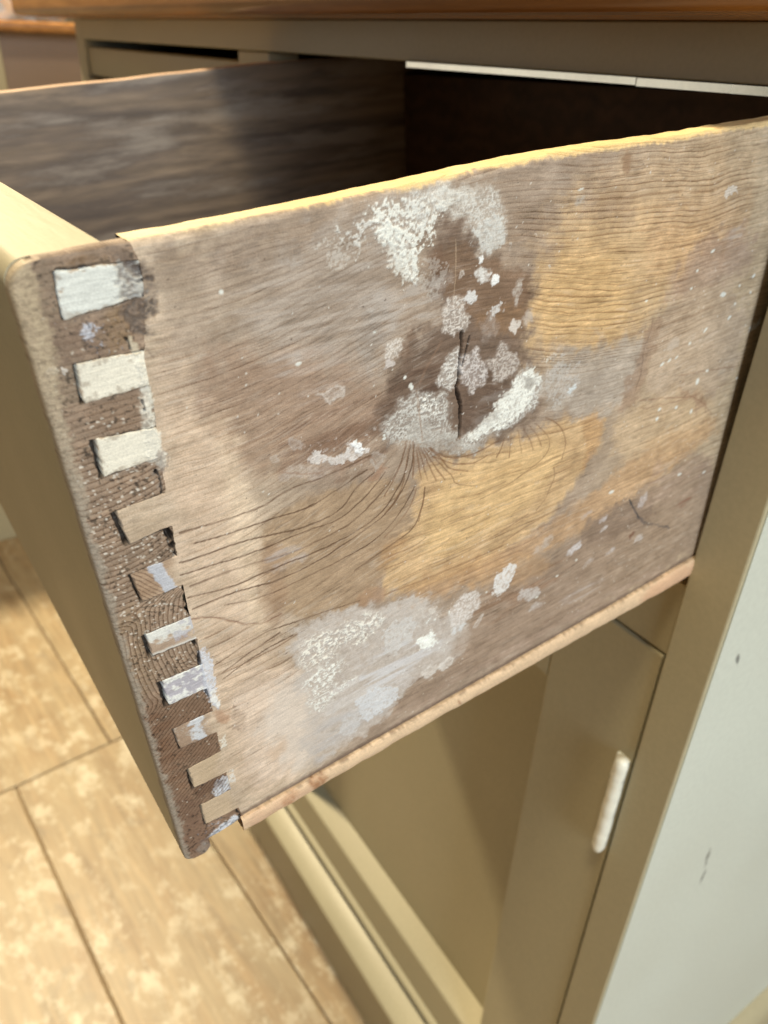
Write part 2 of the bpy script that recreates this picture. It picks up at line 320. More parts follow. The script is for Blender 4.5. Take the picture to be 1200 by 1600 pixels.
# (polygon, colour, opacity, feather, warp, breakup, relief, roughness)
UNDER = [
 # paler cleaned band running down behind the joint
 ([(22.5, 16.9), (34.3, 17.1), (32.6, 45.1), (34.6, 80.9), (38.3, 106), (40.4, 155.9), (19.1, 157.3), (17.8, 109.6), (18, 73), (18.6, 49.5)], (204,180,156), 0.55, 5, 2, 'soft'),
 ([(31, 35.5), (36.4, 40.2), (37.2, 63.5), (38.3, 95), (31.4, 102.1), (29.7, 69.3)], (214,194,168), 0.55, 2, 1, 'soft'),
 ([(44.8, 116.7), (23.2, 108.4), (22.3, 137.1), (23.6, 154.5), (45.1, 153.5)], (206,188,170), 0.7, 3, 1.5, 'soft'),
 # grey upper left and upper middle
 ([(25.4, 3.1), (76.3, 3.3), (82.1, 31.5), (56.8, 40.3), (35.1, 36.8), (23.6, 30.4)], (158,142,126), 0.65, 7, 4, 'soft'),
 ([(22.6, 2.5), (49, 2.6), (48.2, 8.6), (26.6, 9.2)], (150,132,116), 0.5, 3, 2, 'soft'),
 ([(42.9, 6.4), (76.1, 7.2), (78.5, 30.6), (46.9, 28.5)], (160,146,132), 0.55, 5, 4, 'soft'),
 ([(68.5, 22.3), (77, 22.7), (74.6, 35.8), (67.1, 40.2)], (158,152,146), 0.5, 3, 2, 'mottle'),
 ([(29, 23.7), (45.9, 25.4), (74.3, 42.2), (77.2, 60.5), (46, 59.9), (31.1, 43.1)], (162,134,112), 0.6, 5, 3, 'soft'),
 ([(48.5, 40.9), (74.3, 42.2), (79.2, 59.3), (65.1, 67.2), (49.7, 57.8), (42.4, 50.1)], (140,112,92), 0.6, 3, 2.5, 'streak'),
 # brown-grey wood left of the yellow patch
 ([(38, 63.8), (81, 67.4), (80.3, 89.4), (69.2, 97.4), (66.5, 106.3), (39.3, 98.1), (37, 82.1)], (172,146,116), 0.75, 1.5, 1.0, 'soft'),
 ([(35.9, 72), (42.6, 73.1), (41.4, 96.6), (36.4, 99.4), (34.6, 86.9)], (160,130,104), 0.5, 1.5, 1.2, 'soft'),
 # yellow patches
 ([(125.8, 12.6), (158.4, 11.4), (193.3, 19.9), (189.4, 37.7), (165.7, 48), (163.1, 56.3), (127.1, 49.8), (118.4, 43.9), (120.9, 32.4), (124.4, 21.7)], (208,176,130), 0.7, 8, 3.5, 'soft'),
 ([(124.4, 21.7), (156.1, 25.9), (162.1, 51.1), (126.8, 46.9), (121.3, 37.6)], (212,176,122), 0.6, 6, 1.5, 'soft'),
 ([(159.4, 16.4), (214.1, 17.6), (215.1, 38.7), (169.1, 37.4)], (200,164,124), 0.5, 6, 3, 'soft'),
 ([(84.1, 67.6), (98, 70), (121.6, 71.6), (138.2, 71.8), (154.2, 75.3), (154.6, 84.8), (146.5, 94.6), (132.4, 107.1), (108.6, 111.3), (91.3, 109.1), (74.1, 107.1), (69.3, 103.1), (71.4, 96.2), (70.4, 91), (78.6, 86.6), (82.7, 79.9)], (206,174,130), 0.84, 2.2, 1.6, 'soft'),
 ([(93.6, 74), (121.9, 75.8), (140.5, 80), (131.2, 94.7), (103.3, 101.7), (84.4, 100.1), (84.8, 82.8)], (216,184,132), 0.5, 4, 1, 'soft'),
 ([(71.4, 87.7), (80.3, 87.3), (76.2, 94.1), (71.4, 96.2), (69.4, 93.2)], (178,138,98), 0.45, 1.8, 1.2, 'soft'),
 ([(62.7, 99.8), (71.1, 101.7), (72.1, 106.1), (62.3, 105.3)], (170,134,104), 0.5, 0.8, 0.8, 'soft'),
 ([(142.3, 73.1), (155, 74.9), (154, 86.9), (146.5, 94.6), (149.2, 83)], (186,142,96), 0.4, 0.7, 0.8, 'soft'),
 ([(79.8, 102.5), (119.1, 111.1), (157.9, 102.5), (174.9, 94.1), (219.1, 93.6), (219.3, 106.7), (166.3, 116), (125, 118.9), (79.5, 114.1)], (196,158,116), 0.6, 2.5, 2, 'soft'),
 ([(133.3, 1.8), (210.7, 4), (217, 25.5), (177.2, 24.4), (146.9, 16)], (192,166,134), 0.6, 7, 3, 'soft'),
 # grey haze and brown-purple staining at the right
 ([(125.8, 49.5), (139.4, 50.2), (166.5, 52.2), (173.5, 58), (166.9, 68.8), (159.4, 75.2), (142.1, 71.5), (128.5, 65.7)], (176,166,154), 0.75, 2.8, 2.4, 'soft', 0.04, 0.5),
 ([(134.8, 14.1), (148.2, 9.9), (161.3, 13.4), (159.7, 18.1), (142.4, 18.5)], (150,124,100), 0.35, 4, 2, 'soft'),
 ([(184.7, 31.2), (220.2, 29.8), (223.9, 44.5), (201.8, 48.2), (173.3, 44)], (166,142,126), 0.65, 4, 3, 'soft'),
 ([(168.7, 48.7), (177.8, 50.9), (174.5, 62.4), (168.7, 78.1), (159.4, 75.2), (168.2, 60.7)], (156,128,106), 0.55, 1.2, 2, 'soft'),
 ([(176.4, 44.6), (225.6, 49), (225.5, 90.5), (176.2, 85), (174.5, 62.4)], (180,160,140), 0.6, 3, 3, 'soft'),
 ([(159.4, 75.2), (200.6, 78.4), (219.9, 96.4), (195.7, 98.7), (162.7, 94.6)], (196,170,136), 0.55, 2.5, 2, 'soft'),
 ([(189.9, 75.4), (205.7, 84.7), (216.3, 96.6), (203.4, 88.8)], (164,132,108), 0.5, 0.8, 2, 'soft'),
 ([(133.9, 123), (165.8, 113.2), (223.5, 108.1), (226.1, 149.5), (220.7, 159.2), (153.1, 158.1), (78.1, 155.9), (58.5, 157.3), (59.1, 149.1), (93.7, 145.5), (104, 129.3), (116.9, 120.2)], (158,137,118), 0.8, 3, 2.5, 'soft'),
 ([(156.3, 111.9), (182.4, 114.5), (192.5, 129.5), (161.8, 127.5), (145.3, 120.2)], (140,120,104), 0.55, 2, 2, 'soft'),
 ([(177.1, 104.7), (219.3, 106.7), (222.4, 130), (188, 124.8)], (176,152,134), 0.6, 2.5, 3, 'streak'),
 ([(103.8, 121.5), (133.9, 123), (149.6, 130.2), (126.5, 138.3), (101.5, 136.1)], (150,118,92), 0.6, 1.5, 2, 'streak'),
 ([(93.7, 104.4), (133.4, 117.5), (137.5, 130), (98.6, 117.6)], (196,158,114), 0.4, 2, 2, 'soft'),
 ([(145.9, 151.2), (219.9, 156.3), (220.7, 159.2), (146.8, 159.3), (58.5, 157.3), (54.1, 154.2)], (172,150,134), 0.5, 2.5, 2, 'streak'),
 # knot
 ([(91.7, 8.7), (99.2, 9.7), (102.3, 17.5), (111.6, 22.4), (121, 27.4), (120.4, 37.4), (117.9, 47.4), (127.8, 57.6), (123.8, 68.2), (107.1, 68.7), (91.5, 65.4), (81.2, 60), (73.4, 57.4), (68.3, 48.8), (74.3, 42.2), (77.8, 36.7), (83.9, 33.5), (91.6, 30.6), (88.3, 22.2), (86.6, 16), (88.1, 11.3)], (118,97,82), 0.86, 3.0, 2.4, 'soft'),
 ([(88.4, 14.2), (97.3, 13), (102.3, 19), (120.3, 24.9), (119.4, 35.4), (108, 34.5), (99.6, 32.5), (93.6, 26.4), (86.9, 18.2)], (138,111,88), 0.75, 1.2, 1.2, 'soft'),
 ([(105.4, 22.7), (131, 19.7), (130.1, 11.8), (110.9, 10.2), (111.4, 19.2)], (158,136,114), 0.6, 2.5, 3, 'streak'),
 ([(87, 13.9), (91.7, 13.4), (93.6, 21.8), (91.7, 26), (88.3, 20.7)], (120,93,74), 0.6, 1, 0.8, 'soft'),
 ([(101.6, 30.5), (120.9, 32.4), (119.3, 40.6), (103.8, 36.8)], (156,122,88), 0.5, 1.5, 1.5, 'soft'),
 ([(76.2, 41.1), (89.7, 36.6), (93.6, 40.9), (91.5, 54.2), (81.6, 47.7), (73.7, 52.2), (72.1, 48.2)], (100,76,60), 0.6, 2, 2, 'streak'),
 ([(97.7, 38.6), (115.6, 54.1), (113.9, 65.1), (100.2, 64.5), (96.2, 55.7)], (104,82,68), 0.65, 2, 1.5, 'mottle'),
 ([(80.6, 31.9), (83.6, 31.8), (81.9, 37.8), (79.7, 37.2)], (124,94,72), 0.4, 0.8, 1, 'soft'),
]
OVER = [
 ([(37.3, 7.7), (69.5, 8.7), (86.1, 20.3), (82, 34.6), (54.5, 30.5), (37.8, 20.6)], (190,180,170), 0.42, 6, 3, 'streak'),
 ([(39.7, 26.6), (58.3, 25.6), (67.1, 40.2), (50, 41.4)], (192,182,174), 0.3, 5, 3, 'streak'),
 ([(35.1, 116.1), (42.4, 120.1), (45.1, 137), (42.9, 155.4), (38.5, 157.3), (32.9, 147.5), (27.6, 127.9)], (202,194,184), 0.55, 3.5, 2.5, 'soft', 0.0),
 ([(70.8, 107.3), (86, 112.1), (86.9, 116), (81.6, 119.1), (73, 116)], (192,186,178), 0.8, 0.5, 0.8, 'disc', 0.03, 0.4),
 ([(81.9, 37.8), (93.6, 44.3), (91.5, 54.2), (81.7, 46)], (96,74,60), 0.5, 2, 1.5, 'streak'),
 ([(109.8, 52.4), (119, 53.2), (111.4, 62.3), (101.3, 62.5)], (92,72,58), 0.5, 1.5, 1.5, 'streak'),
 # blue-grey bloom
 ([(76.5, 0.8), (86.5, 0.9), (90, 5.5), (76.2, 5.9), (60.2, 7), (57.4, 5.3)], (176,168,160), 0.55, 3, 3, 'mottle'),
 ([(69.7, 6.1), (83, 3), (84.4, 17), (74.2, 12.2)], (182,176,170), 0.55, 2, 2, 'mottle', 0.03),
 # big crust above the knot
 ([(69.9, 2.3), (83.1, 1.7), (90, 1.5), (93.6, 8.8), (85.3, 14.3), (84.2, 22.1), (81.1, 20.4), (77.5, 14.2), (74.2, 11.6), (73.1, 7.3)], (222,224,216), 0.85, 2.4, 1.2, 'speck', 0.12, 0.5),
 ([(73.7, 5.7), (79.5, 7.5), (82.7, 13.8), (85.2, 20.1), (80.7, 19.9), (75.8, 13.2)], (218,220,212), 0.7, 1.8, 1.0, 'crust', 0.16, 0.5),
 ([(83.1, 0.7), (93.6, 1.2), (103.8, 3.2), (109.6, 8.5), (110.8, 16.1), (103.7, 18.7), (101.6, 15.2), (99.2, 10), (93.6, 8.1), (88.5, 8.2), (84.6, 10), (82.3, 5.6)], (204,204,198), 0.8, 1.9, 1.4, 'gauze', 0.10, 0.5),
 ([(86.8, 2.6), (99.1, 2.8), (101, 6.1), (91.8, 6.8), (87.1, 5.8)], (218,218,210), 0.7, 2.4, 1.4, 'mottle', 0.12, 0.45),
 ([(100.1, 9.2), (109.9, 10.8), (109.7, 17.7), (103.3, 17.7)], (196,198,194), 0.6, 1.2, 1.2, 'crust', 0.06),
 ([(63.5, 5), (76.3, 4.6), (76.1, 8.5), (66.2, 10.1)], (206,206,200), 0.8, 2, 2, 'speck', 0.08),
 ([(57.1, 7.7), (69.7, 6.1), (74.2, 12.2), (62.6, 14.1)], (196,192,184), 0.5, 2, 2, 'speck'),
 ([(82.7, 13.8), (93.6, 15.9), (93.6, 26.4), (82.4, 23.9)], (190,186,178), 0.4, 2, 2, 'speck'),
 ([(68.6, 20.9), (93.6, 20.3), (91.6, 30.6), (68, 28)], (180,172,164), 0.5, 2.5, 3, 'streak'),
 # gauzy spots round the knot
 (PB(*(95.2, 31.5), 4.3, 4.9, 0.2, 1), (204,198,190), 0.95, 0.5, 0.35, 'gauze', 0.12, 0.4),
 (PB(*(94.8, 45.1), 3.6, 6.0, 0.3, 2), (208,206,200), 0.95, 0.6, 0.5, 'gauze', 0.12, 0.4),
 (PB(*(101.5, 46.1), 5.0, 6.2, 0.15, 3), (200,194,190), 0.95, 0.6, 0.5, 'gauze', 0.12, 0.4),
 (PB(*(111.8, 46.8), 5.2, 5.0, 0.2, 4), (192,184,176), 0.9, 0.7, 0.5, 'gauze', 0.10, 0.4),
 (PB(*(78, 34), 2.9, 2.4, -0.6, 5), (204,198,190), 0.95, 0.35, 0.3, 'gauze', 0.08, 0.4),
 (PB(*(76, 37.5), 1.5, 1.0, 0.1, 6), (198,192,188), 0.8, 0.3, 0.2, 'soft', 0.06, 0.4),
 (PB(*(59.3, 40.4), 3.4, 2.3, 0.1, 7), (196,188,180), 0.9, 0.45, 0.3, 'disc', 0.06, 0.4),
 (PB(*(107.6, 36), 3.6, 3.6, 0.5, 8), (168,158,150), 0.6, 1.0, 1.0, 'mottle', 0.05),
 (PB(*(115.5, 37.9), 1.7, 1.6, 0.1, 9), (208,202,194), 0.85, 0.3, 0.2, 'soft', 0.06, 0.4),
 (PB(*(104.4, 23.1), 2.8, 1.5, 0.3, 10), (212,212,208), 0.9, 0.35, 0.3, 'mottle', 0.1, 0.35),
 (PB(*(108.2, 25.1), 1.1, 1.4, -0.7, 11), (228,230,228), 0.95, 0.25, 0.15, 'soft', 0.1, 0.35),
 (PB(*(103.7, 19.6), 0.8, 0.9, 0.2, 12), (226,228,226), 0.95, 0.2, 0.1, 'soft', 0.1, 0.35),
 (PB(*(100.5, 27.9), 1.9, 1.6, -0.3, 13), (206,206,204), 0.9, 0.3, 0.4, 'soft', 0.08, 0.35),
 (PB(*(115.9, 30), 1.6, 2.8, 0.2, 14), (192,186,178), 0.7, 0.35, 0.4, 'mottle', 0.05, 0.4),
 (PB(*(116.6, 27.5), 1.2, 1.3, 0.2, 15), (186,178,168), 0.6, 0.35, 0.3, 'mottle', 0.05, 0.4),
 (PB(*(120.1, 36.8), 2.4, 1.8, -0.3, 16), (186,178,170), 0.6, 0.7, 0.5, 'soft', 0.04, 0.4),
 (PB(*(97.6, 21.6), 0.9, 0.8, -0.5, 17), (204,198,190), 0.8, 0.2, 0.1, 'rim', 0.05, 0.4),
 (PB(*(108.7, 32), 1.6, 1.2, -0.5, 18), (200,200,198), 0.8, 0.3, 0.5, 'crust', 0.06, 0.4),
 # crust below left and right of the knot
 ([(77.3, 49.8), (81.7, 46), (89.5, 48), (93.6, 51.6), (94, 56.8), (96.2, 65.1), (91.5, 64.2), (81.1, 61.8), (78, 60), (72.8, 54.7), (72.2, 51.7)], (200,200,194), 0.85, 1.6, 1.2, 'gauze', 0.10, 0.5),
 ([(83.6, 46.9), (91.6, 50.3), (93.6, 56.7), (85.4, 54.1)], (230,230,222), 0.9, 1.8, 1.2, 'squig', 0.12),
 ([(97.1, 66.5), (98.4, 63.9), (105.1, 63), (111.3, 60.4), (114.7, 54.9), (118.2, 51.1), (120.5, 50.2), (127.6, 55.2), (127.1, 60.9), (121.6, 65.5), (114, 66.7), (104.8, 68.4), (99.8, 68.6)], (206,206,200), 0.9, 1.3, 1.0, 'gauze', 0.10, 0.5),
 ([(105.7, 61.5), (115.6, 54.1), (121.1, 51.9), (127.1, 55.8), (121, 63.3), (113.9, 65.1), (100.2, 67.6)], (228,230,222), 0.82, 1.8, 1.0, 'crust', 0.14, 0.5),
 ([(119.5, 53.3), (124.1, 54.6), (123.4, 57.4), (120, 56.5)], (150,144,136), 0.7, 0.6, 0.6, 'soft'),
 ([(81.5, 51.1), (93.6, 64.2), (107.1, 68.7), (102.6, 70.4), (81.1, 62.9)], (176,172,164), 0.6, 1.2, 1.0, 'crust', 0.05),
 ([(127.1, 49.8), (139.8, 53.2), (144.1, 66.3), (128.5, 65.7)], (188,188,186), 0.45, 1.6, 1.6, 'speck', 0.04),
 (PB(*(139.7, 62.4), 1.6, 1.1, 0.1, 19), (206,216,220), 0.8, 0.5, 0.4, 'rim', 0.05, 0.35),
 ([(100, 56.9), (113.3, 53.4), (115.9, 57.9), (104.7, 66)], (150,140,132), 0.5, 1, 1, 'streak'),
 # drips left of the fan
 ([(51.9, 53.8), (55.4, 53.8), (57.2, 56.7), (60.4, 56.8), (63.3, 54.8), (66.1, 54.5), (67, 57), (69.5, 58.9), (65.7, 59), (62, 59.5), (58.4, 59.2), (55.1, 56.7), (52.3, 56.4)], (204,200,196), 0.85, 0.4, 0.8, 'crust', 0.1, 0.4),
 (PB(*(65.4, 55.9), 2.2, 1.4, 0.7, 20), (228,230,230), 0.9, 0.4, 0.5, 'crust', 0.12, 0.3),
 ([(43.4, 54.7), (55.1, 56.7), (61.9, 60.5), (54.6, 61.4), (44.5, 58.5)], (186,178,170), 0.45, 1.2, 1.5, 'mottle'),
 (PB(*(49.4, 49.6), 2.0, 1.8, 0.3, 21), (174,164,156), 0.7, 0.4, 0.6, 'rim', 0.03),
 (PB(*(43.3, 51.9), 1.3, 0.9, 0.3, 22), (180,170,160), 0.7, 0.3, 0.3, 'rim', 0.03),
 ([(68.5, 60.2), (73.3, 59.1), (74.3, 63.1), (70.1, 64.4)], (178,170,162), 0.6, 0.5, 0.8, 'rim', 0.03),
 ([(38.1, 74.8), (49.1, 78.8), (46.8, 82.7), (37.3, 80.3)], (176,172,172), 0.5, 1.2, 1.2, 'streak', 0.03),
 ([(46.9, 28.5), (53.1, 28.7), (51.1, 32.6), (45, 31.6)], (178,172,166), 0.6, 1.2, 1.0, 'streak'),
 ([(49.6, 8.9), (55.4, 9.3), (55.2, 11.2), (50.8, 11)], (176,168,160), 0.6, 1.2, 1.2, 'mottle'),
 ([(56.5, 12.8), (82.7, 13.1), (82.7, 14.5), (59.3, 16.1)], (184,178,172), 0.35, 1.2, 1.2, 'streak'),
 # grey-white bloom along the bottom
 ([(41.6, 102.2), (54.4, 102.3), (70.8, 107.3), (86, 112.6), (91.2, 120.1), (102.7, 132.7), (100.3, 143.7), (91.1, 145.4), (74.8, 143.9), (71.3, 152), (58.7, 154.5), (43, 156.3), (44.3, 136.5), (40.9, 119.2)], (196,190,184), 0.6, 2.4, 2.4, 'mottle', 0.02, 0.5),
 ([(52.1, 126), (69.5, 131.2), (78.6, 139.3), (68.6, 146.9), (54.7, 146.1), (46.4, 140.5)], (212,212,212), 0.7, 2.5, 1.6, 'streak'),
 ([(74.5, 123.8), (93.7, 130.5), (98.9, 138.7), (83.6, 138.2), (71.7, 132.5)], (206,206,206), 0.6, 2.0, 1.4, 'streak'),
 ([(38.9, 101.8), (54.4, 102.3), (70.7, 108.4), (87, 113), (86.9, 117.9), (98.8, 131.9), (93.7, 145.5), (78.6, 142), (71.3, 151.5), (58.7, 154.5), (38.4, 154.4), (43.4, 125.6)], (186,178,170), 0.8, 2.0, 2.4, 'mottle', 0.03, 0.5),
 ([(44.4, 139.2), (73.6, 144.5), (70.8, 151.2), (49.5, 153.8), (41.2, 156.5)], (176,172,170), 0.7, 2.0, 1.6, 'streak', 0.03, 0.4),
 ([(61, 123.7), (93.7, 129.2), (83.6, 139.5), (68.8, 144.2), (62, 139.9)], (196,196,198), 0.7, 2.2, 1.8, 'streak', 0.03, 0.4),
 ([(44, 106.9), (57.9, 108.7), (68.9, 108.7), (69.5, 114.9), (61.3, 118.9), (48.6, 118.9), (42.3, 117.6)], (226,224,212), 0.95, 1.4, 1.0, 'squig', 0.14, 0.5),
 ([(45.3, 112.2), (53.7, 108.8), (68.9, 109.8), (69, 114.7), (57.2, 116.6)], (222,220,210), 0.8, 1.6, 1.2, 'squig', 0.1, 0.5),
 ([(43.4, 121.9), (48.6, 118.9), (54.8, 120.1), (60.7, 127.3), (57.6, 133.2), (49.3, 133.2), (46.8, 136.8), (43, 133)], (226,228,220), 0.9, 1.4, 1.6, 'squig', 0.12, 0.45),
 ([(70.2, 117.7), (79.4, 116.5), (81.4, 127.6), (69.6, 128.7)], (198,198,196), 0.6, 1.5, 1.6, 'crust', 0.06),
 (PB(*(84.7, 130.3), 5.0, 3.8, 0.2, 23), (230,234,228), 0.92, 1.8, 1.2, 'crust', 0.12, 0.4),
 ([(60, 137.3), (69, 139.5), (73.6, 144.5), (72.9, 149.1), (66.2, 148.7), (61.3, 150.6), (58.8, 146.1)], (202,206,210), 0.75, 0.8, 1.0, 'crust', 0.08, 0.35),
 ([(53.7, 142.7), (61.8, 143.9), (58.9, 151.8), (52.1, 150)], (190,190,190), 0.6, 1.0, 1.2, 'crust', 0.04),
 ([(73.5, 136.2), (78.6, 142), (83.5, 143.9), (78.4, 146.1), (73.7, 142.3)], (190,184,180), 0.7, 0.4, 0.6, 'rim', 0.04),
 (PB(*(86.5, 143.5), 4.2, 2.3, 0.2, 24), (208,204,198), 0.95, 0.45, 0.2, 'disc', 0.06, 0.4),
 (PB(*(92.9, 144.5), 3.4, 2.3, 0.1, 25), (208,204,198), 0.95, 0.45, 0.2, 'disc', 0.06, 0.4),
 ([(93.7, 124), (96.7, 120.4), (101.2, 118.9), (105, 120), (107, 125.7), (104, 129.3), (99.3, 130.9), (95.2, 131.3)], (212,208,204), 0.9, 0.5, 0.8, 'gauze', 0.06, 0.4),
 ([(111.2, 123.9), (112.8, 118.2), (116.7, 116), (121.1, 117.6), (120.9, 122.1), (117.8, 126.3), (113.2, 126.7)], (214,214,212), 0.9, 0.6, 0.8, 'crust', 0.06, 0.4),
 (PB(*(97.8, 131.9), 3.0, 1.3, -0.3, 26), (204,206,206), 0.85, 0.4, 0.4, 'mottle', 0.06, 0.4),
 (PB(*(88.1, 119.3), 1.9, 1.3, -0.1, 27), (206,200,192), 0.8, 0.3, 0.2, 'rim', 0.05, 0.4),
 ([(103.6, 134.5), (107.2, 130.5), (108.3, 130.5), (106.8, 134), (104.7, 135.6)], (206,202,196), 0.85, 0.25, 0.2, 'rim', 0.05, 0.4),
 ([(79.3, 117.7), (84.5, 115.5), (86.4, 118.2), (82.1, 120.4)], (196,190,182), 0.7, 0.5, 0.8, 'rim', 0.03),
 ([(121.9, 130.5), (125.7, 128.4), (134.9, 134.2), (131.6, 136.7), (123.9, 134.2)], (196,194,192), 0.75, 0.6, 0.8, 'mottle', 0.05, 0.4),
 (PB(*(131.3, 139.6), 2.6, 1.2, -0.2, 28), (192,188,184), 0.6, 0.5, 0.5, 'mottle', 0.05, 0.4),
 (PB(*(148.1, 123.3), 3.4, 1.9, -0.3, 29), (204,202,204), 0.85, 0.5, 0.5, 'mottle', 0.05, 0.4),
 (PB(*(133.1, 114.9), 4.4, 1.9, -0.3, 30), (186,178,170), 0.6, 0.8, 1.0, 'mottle', 0.05, 0.4),
 (PB(*(155.3, 133.1), 3.2, 1.2, -0.4, 31), (190,182,178), 0.6, 0.6, 0.8, 'mottle', 0.04, 0.4),
 (PB(*(167.5, 132.8), 2.2, 1.0, -0.2, 32), (196,192,192), 0.7, 0.5, 0.5, 'mottle', 0.04, 0.4),
 (PB(*(161.4, 120.8), 2.0, 0.9, -0.2, 33), (204,200,200), 0.8, 0.4, 0.4, 'mottle', 0.04, 0.4),
 (PB(*(160.7, 116.6), 2.4, 1.0, -0.2, 34), (186,180,180), 0.8, 0.4, 0.4, 'mottle', 0.04, 0.4),
 (PB(*(152.5, 111.2), 2.6, 0.8, -0.3, 35), (180,172,170), 0.7, 0.5, 0.5, 'mottle', 0.04, 0.4),
 (PB(*(181.3, 117.5), 2.2, 3.4, 0.1, 36), (198,194,196), 0.6, 0.8, 0.5, 'mottle', 0.04, 0.4),
 (PB(*(182.3, 134.2), 2.6, 1.2, 0.1, 37), (200,198,198), 0.7, 0.5, 0.5, 'mottle', 0.04, 0.4),
 (PB(*(132.6, 140.9), 2.8, 1.2, -0.3, 38), (182,178,178), 0.5, 0.8, 0.8, 'mottle', 0.04, 0.4),
 ([(141.7, 141.8), (167.8, 144.4), (164.9, 147.5), (145.7, 149.7)], (178,168,162), 0.5, 1.0, 1.2, 'streak'),
 ([(93.7, 134.5), (114.8, 132.3), (112.5, 142.1), (93.7, 142.7)], (166,146,128), 0.5, 1.5, 1.6, 'mottle'),
 # whites at the right end
 (PB(*(203.3, 18.2), 3.6, 1.4, -0.1, 39), (210,206,198), 0.7, 0.6, 0.6, 'crust', 0.05, 0.4),
 (PB(*(209.6, 32.2), 3.0, 2.8, 0.1, 40), (196,190,182), 0.5, 1.2, 1.0, 'streak', 0.04, 0.4),
 (PB(*(231.9, 66.3), 4.0, 1.6, -0.5, 41), (208,212,212), 0.75, 0.7, 0.7, 'crust', 0.05, 0.35),
 (PB(*(184.7, 60.8), 3.0, 2.4, 0.1, 42), (196,184,170), 0.55, 0.6, 0.6, 'soft', 0.03, 0.4),
 (PB(*(135.6, 11.4), 1.8, 1.0, -0.4, 43), (176,174,168), 0.6, 0.5, 0.5, 'mottle'),
 ([(119.2, 16.8), (130.2, 16.6), (130.2, 17), (119.7, 17.4)], (200,192,178), 0.7, 0.4, 0.5, 'speck', 0.02),
 ([(123.2, 19.9), (129.2, 19.9), (129.2, 20.5), (123.9, 20.5)], (196,186,170), 0.7, 0.4, 0.5, 'speck', 0.02),
 ([(149.8, 2.2), (153.2, 2.6), (154, 7), (150.2, 7.1)], (150,116,86), 0.6, 0.5, 0.6, 'soft'),
 ([(167.8, 31.6), (191.2, 33.3), (188.4, 34.1), (165.4, 33)], (198,174,142), 0.3, 1.5, 1.2, 'streak'),
 # reddish scars
 ([(195.7, 128), (203.2, 125.9), (212.1, 127.4), (210.3, 130.4), (201.6, 129.8)], (138,88,66), 0.75, 0.5, 0.8, 'streak', -0.1),
 ([(175.5, 130.7), (179.2, 129), (180.2, 130.5), (177.1, 132.3)], (120,76,56), 0.7, 0.4, 0.5, 'soft', -0.1),
 ([(68.1, 65.5), (73.1, 63.6), (74.6, 65.5), (70.9, 67.5)], (160,118,88), 0.5, 0.6, 0.8, 'soft'),
 ([(52.3, 50.2), (73.8, 51.3), (73.6, 53.9), (55.4, 53.8)], (126,96,76), 0.4, 1.2, 1.5, 'streak'),
]
